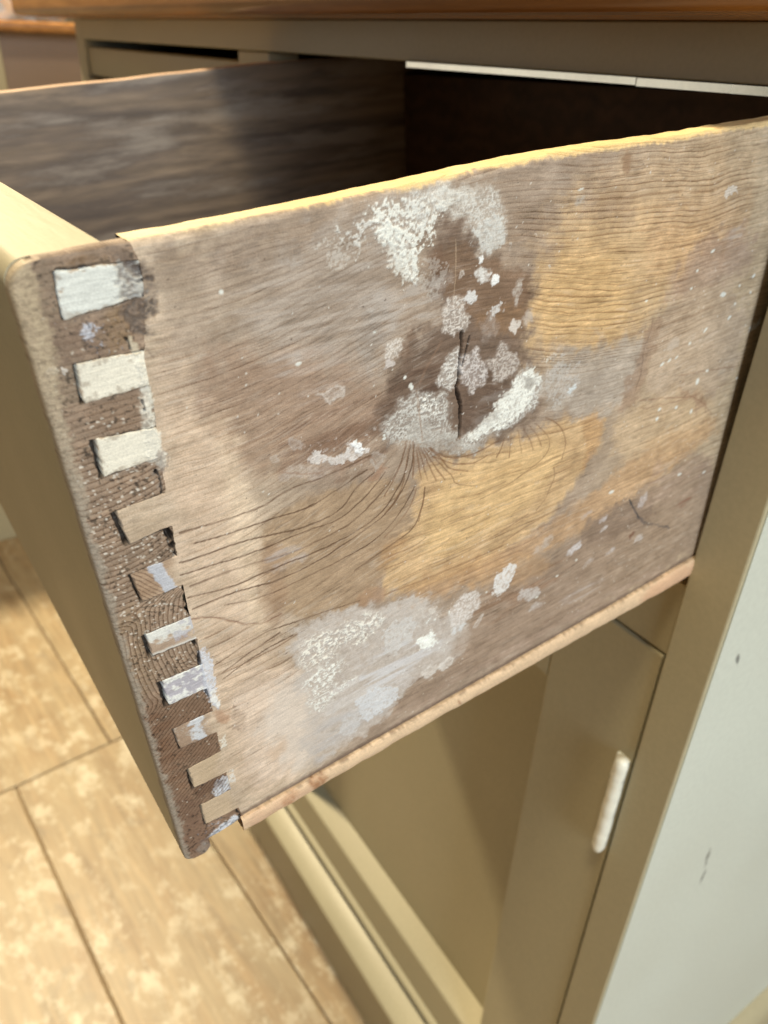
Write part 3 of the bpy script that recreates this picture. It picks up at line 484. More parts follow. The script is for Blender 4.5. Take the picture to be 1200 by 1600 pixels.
STROKES = [
 ([(98, 35.4), (97.9, 39.5), (97.1, 43.9), (96.9, 48.7), (96.1, 49.5), (97.4, 53.3), (97.9, 57.7), (97.3, 63.9)], (24,17,13), 0.62, 1.0, -2.2, 0.12),
 ([(100.3, 37.1), (99.5, 40.4), (98.1, 44.2)], (40,28,22), 0.34, 0.9, -1.2, 0.1),
 ([(95.8, 13.4), (95.9, 20.8), (95.3, 26.8)], (176,154,128), 0.22, 0.6, 0.0, 0.1),
 ([(93.6, 20.3), (100.4, 20.9)], (180,158,132), 0.2, 0.4, 0.0, 0.1),
 ([(84.6, 45.2), (87.2, 40.9), (91.6, 36.2)], (150,120,98), 0.5, 0.45, 0.0, 0.2),
 ([(173.6, 113.7), (176.6, 119.1), (181, 124.2)], (60,64,72), 0.5, 0.8, -0.1, 0.3),
 ([(177.6, 120.6), (182.7, 126), (186.1, 129.1), (192.6, 132.9), (200.9, 137.6)], (72,72,80), 0.7, 0.55, -0.1, 0.9),
 ([(83.6, 46.6), (84.4, 52), (85.2, 61.4)], (150,120,96), 0.4, 0.5, -0.2, 0.3),
 ([(45, 55.2), (49.6, 58.7), (62, 59.8), (69.5, 60), (70.8, 62.8)], (150,120,98), 0.28, 0.5, 0.0, 0.5),
 ([(171.9, 79.1), (198.6, 83.7), (227.6, 85.7)], (140,104,80), 0.3, 0.5, -0.05, 0.5),
 ([(17.2, 85.5), (23.3, 87.8), (32.3, 96.1), (39.7, 95.7)], (122,80,54), 0.34, 0.6, -0.1, 0.4),
 ([(20.2, 19.5), (21.4, 21.7)], (110,90,76), 0.3, 0.4, -0.1, 0.3),
 ([(69.5, 59.8),(57.4, 61.1),(45.1, 60.7),(38.9, 63),(28.3, 62.4),(18.9, 61.5)], (104, 76, 54), 0.34, 0.72, -0.03, 0.16),
 ([(67.8, 63.5),(59.9, 65.6),(51.1, 67.9),(39.7, 66.8),(28.8, 66.5),(21.7, 65.4)], (98, 70, 48), 0.28, 0.80, -0.03, 0.16),
 ([(69.9, 65),(64.1, 67.2),(60, 72.3),(49.1, 73),(33.4, 69.8),(23.3, 69.6),(17.4, 69)], (98, 70, 48), 0.32, 0.80, -0.03, 0.16),
 ([(73.3, 66.3),(66.8, 71.2),(59, 74.9),(47.6, 73.8),(35.3, 74.3),(20.4, 72.5),(16.8, 72.3)], (98, 70, 48), 0.26, 0.80, -0.03, 0.16),
 ([(80.1, 60.7),(78.4, 65.2),(74.7, 69.7),(68.2, 74),(62.6, 77.1),(52.8, 78.3),(43.5, 78.8),(32.3, 76.6),(18.4, 76.3)], (104, 76, 54), 0.34, 0.72, -0.03, 0.16),
 ([(81.3, 61.1),(79.9, 67.2),(77.8, 71.7),(71.1, 78.3),(63.1, 80.5),(52.5, 81.3),(39.8, 80.9),(27.6, 81.2),(17.3, 79)], (98, 70, 48), 0.28, 0.80, -0.03, 0.16),
 ([(82.5, 61.5),(81.5, 68.5),(78.5, 73.5),(73.4, 78.5),(66.2, 81),(52.2, 84.3),(40.6, 85.2),(27.4, 82.6),(17.8, 82.7)], (98, 70, 48), 0.32, 0.80, -0.03, 0.16),
 ([(82.6, 73.5),(79.1, 78.4),(74.9, 82.3),(68.2, 85.9),(54.9, 87.2),(46, 87.7),(35.3, 88.1),(25.6, 85.5)], (98, 70, 48), 0.26, 0.80, -0.03, 0.16),
 ([(85.8, 75.5),(84.4, 82.2),(81.3, 87.4),(73.7, 89.1),(62.2, 92.2)], (104, 76, 54), 0.34, 0.72, -0.03, 0.16),
 ([(63, 102.9),(50.5, 100.9),(40.1, 99.7),(33.8, 98.8),(24.3, 101.1),(20.1, 102)], (98, 70, 48), 0.28, 0.80, -0.03, 0.16),
 ([(38.4, 101.3),(28.1, 103.3),(21.5, 105.5)], (98, 70, 48), 0.32, 0.80, -0.03, 0.16),
 ([(41.8, 104),(33, 104.3),(21.2, 107.4)], (98, 70, 48), 0.26, 0.80, -0.03, 0.16),
 ([(80, 59.6),(79.1, 63.9),(75.8, 69.3),(72.6, 73)], (124, 86, 54), 0.30, 0.62, -0.03, 0.12),
 ([(81.2, 60),(80, 65.2),(78.7, 72.4),(74.9, 76.8),(72.3, 78.3)], (124, 86, 54), 0.26, 0.62, -0.03, 0.12),
 ([(82.2, 60.3),(82.3, 65),(81.9, 71.1)], (124, 86, 54), 0.34, 0.62, -0.03, 0.12),
 ([(83.2, 62.5),(83.8, 68),(84.7, 72.4)], (124, 86, 54), 0.30, 0.62, -0.03, 0.12),
 ([(83.9, 62.8),(85.6, 69.6),(86.8, 73.5)], (124, 86, 54), 0.26, 0.62, -0.03, 0.12),
 ([(84.7, 63),(87.2, 69.2),(89.5, 74.5)], (124, 86, 54), 0.34, 0.62, -0.03, 0.12),
 ([(85.5, 63.3),(88.8, 69.8),(92.5, 75.6)], (124, 86, 54), 0.30, 0.62, -0.03, 0.12),
 ([(86.2, 63.6),(90.4, 69.4),(95.3, 75.6),(95.9, 78.4),(104, 82)], (124, 86, 54), 0.26, 0.62, -0.03, 0.12),
 ([(87.3, 63.9),(92, 69.4),(93.6, 72.5),(100.4, 75.7)], (124, 86, 54), 0.34, 0.62, -0.03, 0.12),
 ([(87.8, 64.1),(92, 68.5),(99.2, 71),(107.2, 70.8),(111.8, 69.8)], (124, 86, 54), 0.30, 0.62, -0.03, 0.12),
 ([(88.3, 66.7),(94.7, 71.4),(102.7, 74.2),(107.3, 73.3)], (124, 86, 54), 0.26, 0.62, -0.03, 0.12),
 ([(113.6, 69.9),(112.8, 72.7),(110.9, 75.1)], (124, 86, 54), 0.34, 0.62, -0.03, 0.12),
 ([(116.2, 69.3),(116.2, 73.9),(115.8, 76.9)], (124, 86, 54), 0.30, 0.62, -0.03, 0.12),
 ([(118.6, 69.1),(119.8, 73),(120.7, 77)], (124, 86, 54), 0.26, 0.62, -0.03, 0.12),
 ([(120.8, 69.3),(123.9, 73.9),(125.2, 77.5)], (124, 86, 54), 0.34, 0.62, -0.03, 0.12),
 ([(122.9, 68.9),(126.7, 73.3),(128.4, 77.5)], (124, 86, 54), 0.30, 0.62, -0.03, 0.12),
 ([(125.7, 69.3),(130.7, 74.6),(132.3, 77.8),(130.7, 81.6),(123.8, 84),(119.4, 85.1)], (124, 86, 54), 0.26, 0.62, -0.03, 0.12),
 ([(129.4, 68.5),(135, 72.3),(138.1, 77.1),(138.9, 81.1),(137.7, 85.1)], (124, 86, 54), 0.34, 0.62, -0.03, 0.12),
 ([(82.8, 74.9),(81.1, 79.3),(78.4, 81.8),(75.1, 84),(71.9, 85.8)], (124, 86, 54), 0.30, 0.50, -0.03, 0.12),
 ([(85.7, 75.1),(85.4, 79),(84.2, 82.6),(83.4, 85.4)], (124, 86, 54), 0.26, 0.50, -0.03, 0.12),
 ([(134.5, 86.8),(135.6, 90.6),(133.2, 94.3),(132.2, 97.4),(128.3, 100)], (124, 86, 54), 0.34, 0.50, -0.03, 0.12),
 ([(71.4, 96.2),(82.2, 96.8),(89.6, 97.4),(94.8, 95.7)], (124, 86, 54), 0.30, 0.50, -0.03, 0.12),
 ([(71, 102.2),(84.4, 101.8),(95.4, 102.3),(112.1, 102.6),(125, 99.8)], (124, 86, 54), 0.26, 0.50, -0.03, 0.12),
 ([(70.9, 105),(84.9, 106.1),(99.7, 107.2),(114.9, 107.4)], (124, 86, 54), 0.34, 0.50, -0.03, 0.12),
 ([(105.3, 86.8),(114.5, 86.5),(123.8, 84),(143.6, 83.3)], (124, 86, 54), 0.30, 0.50, -0.03, 0.12),
 ([(90.8, 88.5),(99.4, 87.7)], (124, 86, 54), 0.26, 0.50, -0.03, 0.12),
 ([(114.9, 106.2),(125.3, 104.1),(146.1, 102.9)], (124, 86, 54), 0.34, 0.50, -0.03, 0.12),
 ([(94.8, 82.7),(102.9, 84.8),(115, 84.6)], (124, 86, 54), 0.30, 0.50, -0.03, 0.12),
 ([(71.6, 92.5),(81.2, 93.1),(85.7, 91.8)], (124, 86, 54), 0.26, 0.50, -0.03, 0.12),
 ([(99.8, 112),(115.2, 111.8),(123.3, 113)], (124, 86, 54), 0.34, 0.50, -0.03, 0.12),
 ([(171.1, 75.5), (191.1, 80.6), (204.4, 85), (215.8, 94.9)], (140,100,76), 0.32, 0.55, 0, 0.4),
 ([(190.6, 73.1), (210.3, 76.7), (227.2, 79.9)], (140,104,80), 0.3, 0.5, 0, 0.3),
 ([(171.6, 49.6), (171.9, 53.7), (169.3, 57.9), (170, 63.9), (168, 71.9)], (126,100,82), 0.4, 0.5, 0, 0.5),
]
DOTS = [(*(65.2, 54.6), 0.5, 0.4, 0.0), (*(73.5, 55.6), 0.5, 0.4, 0.0), (*(81.9, 44.7), 0.7, 0.5, -0.7), (*(80.3, 42.3), 0.6, 0.5, -0.7), (*(82.3, 45.5), 0.5, 0.6, 0.2),
 (*(209, 50.4), 1.8, 0.9, 0.2), (*(198.3, 34.6), 1.2, 0.6, -0.2), (*(191.3, 39), 0.8, 0.5, 0.1), (*(189.6, 44), 0.8, 0.5, 0.1), (*(215.4, 59.7), 1.3, 0.6, -0.5),
 (*(202.1, 60.5), 1.5, 0.6, -0.5), (*(194, 62.8), 0.8, 0.5, 0.0), (*(180.1, 66), 1.4, 0.6, -0.4), (*(183.7, 65.7), 1.2, 0.6, -0.4), (*(187.5, 65.8), 1.0, 0.4, -0.3),
 (*(207.4, 76.2), 1.0, 0.6, 0.2), (*(202.6, 78.6), 1.0, 1.3, 0.1), (*(227.2, 84.6), 0.8, 0.5, 0.1), (*(192.3, 84.9), 0.9, 0.7, 0.0), (*(182.6, 82.4), 0.9, 0.7, 0.0),
 (*(182.1, 85.7), 0.9, 0.9, 0.0), (*(201.9, 89.5), 0.9, 0.9, 0.0), (*(163.2, 106.8), 1.5, 0.7, 0.1), (*(201.4, 114.5), 1.4, 0.6, 0.2), (*(217.5, 119.6), 1.0, 0.5, -0.2),
 (*(52.2, 31.2), 0.9, 0.5, 0.0), (*(37.2, 12.3), 0.6, 0.6, 0.0), (*(131.6, 136.2), 0.8, 0.4, 0.0), (*(149.4, 128.8), 0.7, 0.5, 0.0), (*(140.6, 131.5), 0.7, 0.4, 0.0),
 (*(109, 122.8), 0.5, 0.4, 0.0), (*(218.1, 49.6), 0.6, 0.6, 0.0), (*(225.2, 47.9), 1.0, 0.7, -0.5), (*(225.3, 53.3), 0.6, 0.5, 0.0), (*(217.4, 55.4), 0.6, 0.5, 0.0),
 (*(167.4, 42.7), 0.7, 0.4, 0.0), (*(135.5, 8.8), 1.2, 0.3, -0.1), (*(73.5, 56.5), 0.6, 0.4, 0.0), (*(72.3, 29.1), 0.5, 0.3, 0.0)]
JOINT = [
 # crumbled, blackened corner beside the first dovetail
 ([(16.7, 0.1), (21.5, 1.8), (25.2, 6.5), (24, 10), (22, 16.7), (18.1, 16.8), (16.8, 13.6), (18.3, 5.1), (17.5, 1.8)], (120,104,92), 0.85, 1.0, 1.2, 'mottle', -0.5),
 ([(17.4, 9.6), (23.7, 10), (21.8, 16.4), (18.3, 16.3)], (98,86,76), 0.8, 0.8, 1.0, 'mottle', -0.5),
 ([(21.5, 2.3), (24.7, 6.4), (24.7, 8.8), (21.1, 7.3), (21, 4.5)], (84,70,62), 0.75, 0.5, 1.2, 'streak', -0.4),
 ([(18.2, 1.5), (20.7, 3.1), (20.8, 5.6), (18.6, 4)], (170,168,160), 0.7, 0.6, 1.0, 'speck', 0.1),
 ([(19.5, 8.3), (24.6, 9.3), (23.8, 10.7), (19.6, 9.8)], (160,154,146), 0.6, 0.5, 0.8, 'speck', 0.1),
 ([(17.3, 15.6), (18.6, 18.4), (18.4, 20.4), (16.7, 19.4)], (206,196,172), 0.7, 0.4, 0.6, 'soft', 0.1),
 # creamy filler along the shoulder between second and third dovetail
 ([(17.8, 19.9), (18.9, 23), (19.6, 27.9), (19.2, 33.3), (19.1, 39), (19.4, 42.9), (17.9, 46.1), (15.6, 41.5), (16.7, 35.3), (17.2, 27.2)], (216,212,198), 0.95, 0.35, 0.6, 'mottle', 0.15, 0.42),
 ([(17, 31.2), (18.7, 33.2), (18.5, 35.6), (16.6, 34.4)], (120,108,96), 0.7, 0.4, 0.6, 'speck'),
 ([(16.9, 40.5), (20.3, 40.9), (18, 50.9), (16.2, 51.4), (16.1, 45.5)], (150,138,128), 0.7, 0.4, 0.8, 'speck', 0.05),
 # bluish white along the shoulder of the sixth and seventh dovetail
 ([(18.2, 94.2), (19.2, 97.7), (19.5, 103.9), (19.5, 111.8), (18.8, 116), (17, 115.6), (16.6, 108.4), (16.7, 100.1), (17, 95)], (196,200,208), 0.9, 0.5, 0.6, 'crust', 0.14, 0.4),
 ([(17.9, 108.5), (19.8, 112), (18.8, 116), (17.1, 115.1)], (222,222,214), 0.7, 0.5, 0.6, 'crust', 0.1, 0.4),
 ([(15.9, 115.3), (19.2, 116.3), (21.5, 121.3), (18.1, 122.7)], (168,122,90), 0.5, 1.0, 1.0, 'soft'),
 ([(17.9, 123.8), (19.4, 127.3), (17.6, 131.1), (16.5, 129)], (204,200,188), 0.8, 0.4, 0.6, 'speck', 0.1),
 ([(16.8, 139.1), (19.3, 141.7), (17.9, 147.8), (16.3, 145.5)], (204,202,196), 0.7, 0.4, 0.6, 'speck', 0.1),
 ([(22.8, 117.4), (24.3, 119.6), (24, 126.7), (21.7, 128.9), (21.1, 123.5)], (122,98,82), 0.6, 0.7, 1.2, 'streak', -0.2),
 ([(28.9, 139.1), (37, 139.5), (33.2, 144.9), (28.2, 144)], (190,160,130), 0.4, 1.5, 1.0, 'soft'),
]
END_LAYERS = [
 ([(0.9, 2.7), (8.1, 0.3), (7.1, 10.7), (7.4, 18), (6.6, 26.7), (1.9, 26.6), (0.3, 16.1)], (126,112,94), 0.7, 1.6, 1.5, 'mottle'),
 ([(8.8, 0.8), (17.2, 0.6), (17, 2.6), (8.7, 2.1)], (122,98,72), 0.8, 0.6, 0.8, 'mottle'),
 ([(3.1, 9.8), (9.4, 11.3), (18.6, 12.2), (17.4, 19.6), (7.2, 18.7), (3.4, 16.9)], (124,104,88), 0.8, 1.2, 1.2, 'mottle'),
 ([(13.8, 9.9), (18.2, 9.7), (17.5, 19.1), (12.2, 18.8)], (140,116,86), 0.75, 1.0, 1.0, 'mottle'),
 ([(9.9, 11.4), (12.5, 12.6), (11.7, 16), (9.9, 16)], (190,194,204), 0.85, 0.8, 1.2, 'crust', 0.2, 0.3),
 ([(1.7, 17.9), (3.5, 18.4), (2.9, 20.5), (1.4, 19.8)], (206,200,188), 0.8, 0.5, 0.6, 'crust', 0.1),
 ([(4.2, 19), (5.5, 19.3), (5, 20.5), (4, 20.2)], (216,212,204), 0.9, 0.3, 0.4, 'crust', 0.1),
 ([(6.6, 26.7), (14.1, 26.3), (17, 25.8), (16.7, 35.1), (7.2, 33.9)], (134,112,92), 0.6, 0.8, 0.8, 'soft'),
 ([(-1.3, 101.9), (17.8, 109.6), (16.8, 130.5), (8.7, 129.7), (-0.3, 123.1)], (118,92,72), 0.5, 2, 1.6, 'soft'),
 ([(-0.8, 106.6), (4.6, 107.9), (6.7, 130.8), (5.7, 145.8), (1.1, 134.2)], (112,80,58), 0.5, 2, 1.5, 'streak'),
 ([(1.5, 74), (7.7, 79), (4.4, 101.2), (-0.6, 102.3), (-0.4, 82.2)], (150,128,100), 0.45, 2, 2, 'mottle'),
 ([(0.7, 136.4), (9.4, 146), (8.5, 159.5), (6.3, 168.1), (-0.9, 160.1)], (112,86,70), 0.8, 1.5, 1.2, 'mottle'),
 ([(2.6, 134), (7.2, 137.6), (8, 143.5), (2.4, 139.1)], (140,112,90), 0.5, 1.0, 1.0, 'mottle'),
 ([(13, 141.3), (17, 141.1), (17.5, 145.5), (13.8, 147.6), (11.6, 146.4)], (204,210,218), 0.9, 0.5, 0.6, 'crust', 0.15, 0.3),
 ([(6.9, 139.2), (15.1, 140.2), (15.5, 143.2), (8.1, 144.5)], (96,70,54), 0.6, 0.6, 0.8, 'soft'),
 ([(8.2, 158.7), (17.8, 158), (18.2, 163), (8.3, 162.3)], (206,212,220), 0.92, 0.5, 0.9, 'crust', 0.3, 0.22),
 ([(16, 35.8), (18.8, 31.8), (18.9, 26.3), (20.4, 26.7), (19.1, 39), (17.2, 38.4)], (206,202,188), 0.8, 0.5, 0.6, 'crust', 0.1),
 ([(3.6, 161.7), (7.4, 162.1), (7.1, 167.2), (4, 166.9)], (146,140,132), 0.6, 0.6, 0.6, 'mottle'),
 ([(7, 34), (16.7, 35.1), (16.9, 35.7), (7, 34.7)], (60,48,40), 0.6, 0.3, 0.4, 'mottle'),
]
PIN_GAPS = [   # black cracks at the back ends of the pins
 ([(17.2, 16.6), (17.4, 18.8)], 0.35), ([(17.5, 29.3), (17.5, 31.4)], 0.25),
 ([(17, 45), (17.2, 48.2), (16.9, 51.4)], 0.35), ([(16.3, 58.3), (16.8, 61.5), (16.6, 67)], 0.75), ([(17, 75.3), (16.9, 79), (16.9, 83.4)], 0.65),
 ([(16.5, 91.6), (16.8, 95.5), (16.6, 99.2)], 0.4), ([(16.6, 107.5), (16.8, 111.2), (16.9, 114.5)], 0.25), ([(17.1, 124.5), (17.4, 130.4)], 0.25),
 ([(18.2, 141.4), (18.1, 146.3)], 0.15), ([(16.7, 155.3), (17.7, 159), (17.6, 164.3)], 0.35), ([(8.3, 2.1), (12.8, 2.4), (17.3, 2.4)], 0.22),
]
BOTTOM_LAYERS = [
 ([(18.7, 159.9), (31, 161.8), (44.2, 161.7), (45.9, 167.5), (30.3, 167.3), (18.1, 166.5)], (196,160,132), 0.6, 2, 1.5, 'soft'),
 ([(40, 159.1), (47, 160.8), (45.9, 167.5), (41.5, 166.2)], (150,98,58), 0.8, 0.8, 1.0, 'mottle', -0.1),
 ([(31.2, 160.5), (35.9, 160.6), (34.9, 165), (31.6, 165.3)], (168,112,74), 0.6, 0.8, 1.0, 'mottle'),
 ([(188.3, 160.5), (222.3, 160.6), (226.3, 172.4), (190.4, 171.2)], (214,168,134), 0.6, 3, 1.5, 'soft'),
 ([(18.8, 159.4), (222.7, 159.1), (223.1, 160.6), (18.6, 160.7)], (90,64,46), 0.6, 0.25, 0.5, 'mottle', -0.2),
 (PB(*(97.8, 164.2), 1.2, 0.9, 0.0, 70), (130,74,44), 0.8, 0.5, 0.5, 'soft', -0.1),
]


def chaikin(P, closed, it):
    P = np.asarray(P, float)
    for _ in range(it):
        if len(P) < 3: return P
        A = P; B = np.roll(P, -1, 0)
        if not closed: A = P[:-1]; B = P[1:]
        Q = np.empty((2 * len(A), 2)); Q[0::2] = A * 0.75 + B * 0.25; Q[1::2] = A * 0.25 + B * 0.75
        if not closed: Q[0] = P[0]; Q[-1] = P[-1]
        P = Q
    return P
class Canvas:
    def __init__(s, U, W):
        s.U, s.W = U.ravel(), W.ravel(); n = s.U.size
        s.col = np.zeros((n, 3)); s.h = np.zeros(n); s.rough = np.full(n, 0.62); s.cover = False
        s.p1 = np.zeros(n); s.a1 = np.zeros(n); s.p2 = np.zeros(n); s.a2 = np.zeros(n)      # ring phases and strengths, drawn by the material
        s.wu = fbm(s.U / 3.2, s.W / 3.2, 4, 21); s.wv = fbm(s.U / 3.2, s.W / 3.2, 4, 55)
        s.n1 = fbm(s.U / 1.1, s.W / 1.1, 3, 31); s.n2 = fbm(s.U / 9, s.W / 5, 4, 41); s.n3 = fbm(s.U / 0.5, s.W / 0.5, 2, 77); s.sq = fbm(s.U / 1.25 + 0.5 * s.n1, s.W / 0.95, 2, 97)
        s.str = fbm(s.U / 14, s.W / 1.2, 3, 61); s.st2 = fbm(s.U / 5, s.W / 0.45, 3, 63)
        s.ha = fbm(s.U / 0.9, s.W / 0.7, 3, 91); s.hb = fbm(s.U / 0.9, s.W / 0.7, 3, 93)
    def put(s, idx, c, a, h=0.0, rough=None):
        a = np.clip(a, 0, 1)[:, None]; s.col[idx] = s.col[idx] * (1 - a) + np.asarray(c) * a
        if s.cover: s.a1[idx] *= 1 - 0.8 * a[:, 0]; s.a2[idx] *= 1 - 0.8 * a[:, 0]
        if h: s.h[idx] += a[:, 0] * h
        if rough is not None: s.rough[idx] = s.rough[idx] * (1 - a[:, 0]) + rough * a[:, 0]
    def layer(s, P, c, op=1.0, fe=1.0, wp=1.0, br='soft', h=0.0, rough=None):
        P = chaikin(P, True, 1); m = fe * 2 + wp * 2 + 0.5
        idx = np.nonzero((s.U > P[:, 0].min() - m) & (s.U < P[:, 0].max() + m) & (s.W > P[:, 1].min() - m) & (s.W < P[:, 1].max() + m))[0]
        if idx.size == 0: return
        hw = 0.55 + 0.25 * wp
        u = s.U[idx] + wp * 1.8 * s.wu[idx] + hw * s.ha[idx]; w = s.W[idx] + wp * 1.8 * s.wv[idx] + hw * s.hb[idx]
        d = poly_sdf(P, u, w)
        a = 1 - ss(-fe, fe, d)
        if br == 'crust':      # flaky, speckled paint
            a = ss(0.30, 0.62, a * 0.85 + 0.34 * s.n1[idx] + 0.22 * s.n3[idx] + 0.22 * s.n2[idx] + 0.08)
            a = a * (0.42 + 0.58 * ss(-0.45, 0.25, s.n3[idx] * 0.7 + s.n1[idx] * 0.6 + 0.12))
        elif br == 'speck':
            a = ss(0.50, 0.66, a * 0.60 + 0.30 * s.n1[idx] + 0.34 * s.n3[idx] + 0.22 * s.ha[idx] + 0.12 * s.n2[idx]) * (a > 0.02)
        elif br == 'mottle':
            a = a * (0.48 + 0.52 * ss(-0.5, 0.45, s.n1[idx] * 0.8 + s.n3[idx] * 0.6 + s.n2[idx] * 0.4))
        elif br == 'streak':
            a = a * ss(-0.35, 0.45, s.str[idx] + 0.3 * s.n2[idx])
        elif br == 'squig':    # worm-like flakes of chalky paint
            a = a * np.maximum(ss(0.17, 0.05, np.abs(s.sq[idx])), 0.9 * ss(0.30, 0.5, s.n1[idx])) * ss(-0.5, -0.1, s.n2[idx])
        elif br == 'disc':     # thin dried film with a paler rim
            rim = np.exp(-((d + fe * 0.9) / (fe * 0.7)) ** 2); a = np.clip(a * (0.42 + 0.25 * s.n3[idx] + 0.15 * s.n1[idx]) + rim * 0.42, 0, 1)
        elif br == 'gauze':    # net-like film
            a = a * (0.38 + 0.62 * np.maximum(ss(0.20, 0.04, np.abs(s.sq[idx])), ss(0.1, 0.45, s.n3[idx])))
        elif br == 'rim':
            rim = np.exp(-((d + fe * 0.8) / (fe * 0.8)) ** 2); a = np.clip(a * 0.5 + rim * 0.6, 0, 1) * (0.7 + 0.3 * ss(-0.5, 0.5, s.n3[idx]))
        s.put(idx, lin(c) * GAIN, a * op, h, rough)
    def stroke(s, P, c, wd, op=1.0, h=0.0, wob=0.25):
        P = chaikin(P, False, 2); m = wd * 3 + 1
        idx = np.nonzero((s.U > P[:, 0].min() - m) & (s.U < P[:, 0].max() + m) & (s.W > P[:, 1].min() - m) & (s.W < P[:, 1].max() + m))[0]
        if idx.size == 0: return
        d = line_d(P, s.U[idx] + wob * s.wu[idx] * 1.5, s.W[idx] + wob * s.wv[idx] * 1.5)
        a = (1 - ss(wd * 0.45, wd * 1.0, d * (1 + 0.45 * s.n1[idx]))) * (0.55 + 0.45 * ss(-0.45, 0.2, s.n1[idx] * 0.5 + s.n2[idx]) if op < 0.95 else 1)
        s.put(idx, lin(c) * GAIN, a * op, h, None)
    def dots(s, P, c, op=0.9):          # P rows: u, w, ru, rw, angle
        for (cu, cw, ru, rw, an) in P:
            m = max(ru, rw) * 1.8
            idx = np.nonzero((np.abs(s.U - cu) < m) & (np.abs(s.W - cw) < m))[0]
            if idx.size == 0: continue
            du = s.U[idx] - cu; dw = s.W[idx] - cw
            x = du * math.cos(an) + dw * math.sin(an); y = -du * math.sin(an) + dw * math.cos(an)
            d = np.sqrt((x / ru) ** 2 + (y / rw) ** 2) + 0.3 * s.n1[idx]
            s.put(idx, lin(c) * GAIN, (1 - ss(0.6, 1.15, d)) * op, 0.03, 0.4)

def paint_side(U, W):
    cv = Canvas(U, W); U = cv.U; W = cv.W
    p1, a1, p2, a2, f = grain_lines(U, W)
    base = lin(BASE_L) * (1 - ss(30, 60, U))[:, None] + lin(BASE_M) * ss(30, 60, U)[:, None]
    base = base * (1 - ss(135, 200, U))[:, None] + lin(BASE_R) * ss(135, 200, U)[:, None]
    cv.col[:] = base * GAIN
    cv.col *= (1 + 0.10 * cv.n2 + 0.05 * cv.str)[:, None]
    for L_ in UNDER: cv.layer(*L_)
    # grain over the bare wood
    amt = np.full(U.size, 0.0)
    for P, a, fe in GRAINZ:
        d = poly_sdf(P, U, W); amt = np.maximum(amt, a * (1 - ss(-fe, fe, d)))
    amt = np.clip(amt + 0.22, 0, 1) * (0.65 + 0.5 * ss(-0.5, 0.5, cv.n2 + 0.4 * cv.str))
    up = np.clip(amt * ss(6, -4, f) + 0.35 * amt + 0.26, 0, 1)
    cv.p1 = p1; cv.a1 = np.clip(a1 * amt * 1.1, 0, 1); cv.p2 = p2; cv.a2 = np.clip(a2 * up * (0.6 + 0.4 * ss(60, 115, U)) * 1.35, 0, 1)
    fib = fbm(U / 4.5, f / 0.45, 3, 35); fib2 = fbm(U / 16, f / 1.1, 3, 37); cl = fbm(U / 6, W / 3.8, 6, 39, 0.62)
    sk = fbm(U / 11, (W - 0.03 * U) / 0.55, 3, 83)
    cv.col *= (1 + 0.06 * fib + 0.09 * fib2 + 0.06 * sk + 0.07 * cv.n3)[:, None]
    cv.col *= (1 + cl[:, None] * np.array([0.24, 0.27, 0.31]))
    k = ss(0.10, 0.5, fbm(U / 2.6, f / 0.42, 2, 45)) * 0.16 * ss(-0.4, 0.4, cv.n2); cv.col *= (1 - k)[:, None]          # short dark pores
    k = ss(0.22, 0.55, fbm(U / 5.5, f / 0.5, 2, 47)) * 0.20 * ss(-0.3, 0.5, fbm(U / 12, W / 9, 3, 48)); cv.put(np.arange(U.size), lin((208, 200, 188)) * GAIN, k)
    yb = ss(0.0, 0.25, (cv.col[:, 0] - cv.col[:, 2]) / (cv.col[:, 0] + 1e-6) - 0.52)[:, None]      # raised honey-coloured streaks on the bare patches
    hs = ss(-0.05, 0.45, fbm(U / 8, (W - 0.02 * U) / 0.5, 3, 85))[:, None]; cv.col = cv.col * (1 + yb * (0.28 * hs - 0.12) * np.array([1.0, 1.02, 1.05]))
    cv.h += 0.03 * cv.n2 + 0.02 * fib
    cv.cover = True
    for L_ in OVER: cv.layer(*L_)
    for L_ in JOINT: cv.layer(*L_)
    for s_ in STROKES: cv.stroke(*s_)
    cv.dots(DOTS, (214, 218, 212), 0.85)
    r = np.random.RandomState(5)      # fine scattered flecks
    n = 1100; P = np.column_stack([18 + 214 * r.uniform(0, 1, n) ** 0.75, r.uniform(3, 158, n), r.uniform(0.12, 0.42, n), r.uniform(0.10, 0.26, n), r.uniform(-1.2, -0.1, n)])
    k = fbm(P[:, 0] / 22, P[:, 1] / 16, 2, 88) + r.uniform(-0.5, 0.5, n) + 0.35 * ss(140, 190, P[:, 0])
    cv.dots(P[k > 0.15], (208, 206, 198), 0.75)
    n = 230; P = np.column_stack([r.uniform(18, 232, n), r.uniform(3, 158, n), r.uniform(0.12, 0.5, n), r.uniform(0.10, 0.22, n), r.uniform(-0.3, 0.3, n)])
    cv.dots(P, (84, 62, 48), 0.6)
    lm = cv.col.mean(1) + 1e-4; cv.col *= (np.clip(lm / 0.33, 0.3, 1.6) ** 0.22)[:, None]
    # darker line along the bottom edge
    e = ss(157.6, 159.8, W + 0.5 * cv.n1); cv.put(np.arange(U.size), lin((88, 66, 52)) * GAIN, e * 0.7, -0.15)
    # worn, bare top arris and top surface
    e = 1 - ss(-0.2, 0.9 + 0.0 * U, W + 0.5 + 0.8 * cv.n2 + 0.4 * cv.n1 + 0.45 * cv.ha - 0.9 * ss(40, 110, U) - 0.3 * ss(150, 170, U))
    tc = lin((236, 214, 168)) * (1 - ss(30, 70, U))[:, None] + lin((238, 208, 150)) * ss(30, 70, U)[:, None]
    ea = (e * 0.92)[:, None]; cv.col = cv.col * (1 - ea) + tc * GAIN * ea * (1 + 0.10 * cv.n2 + 0.08 * cv.st2)[:, None]
    return cv

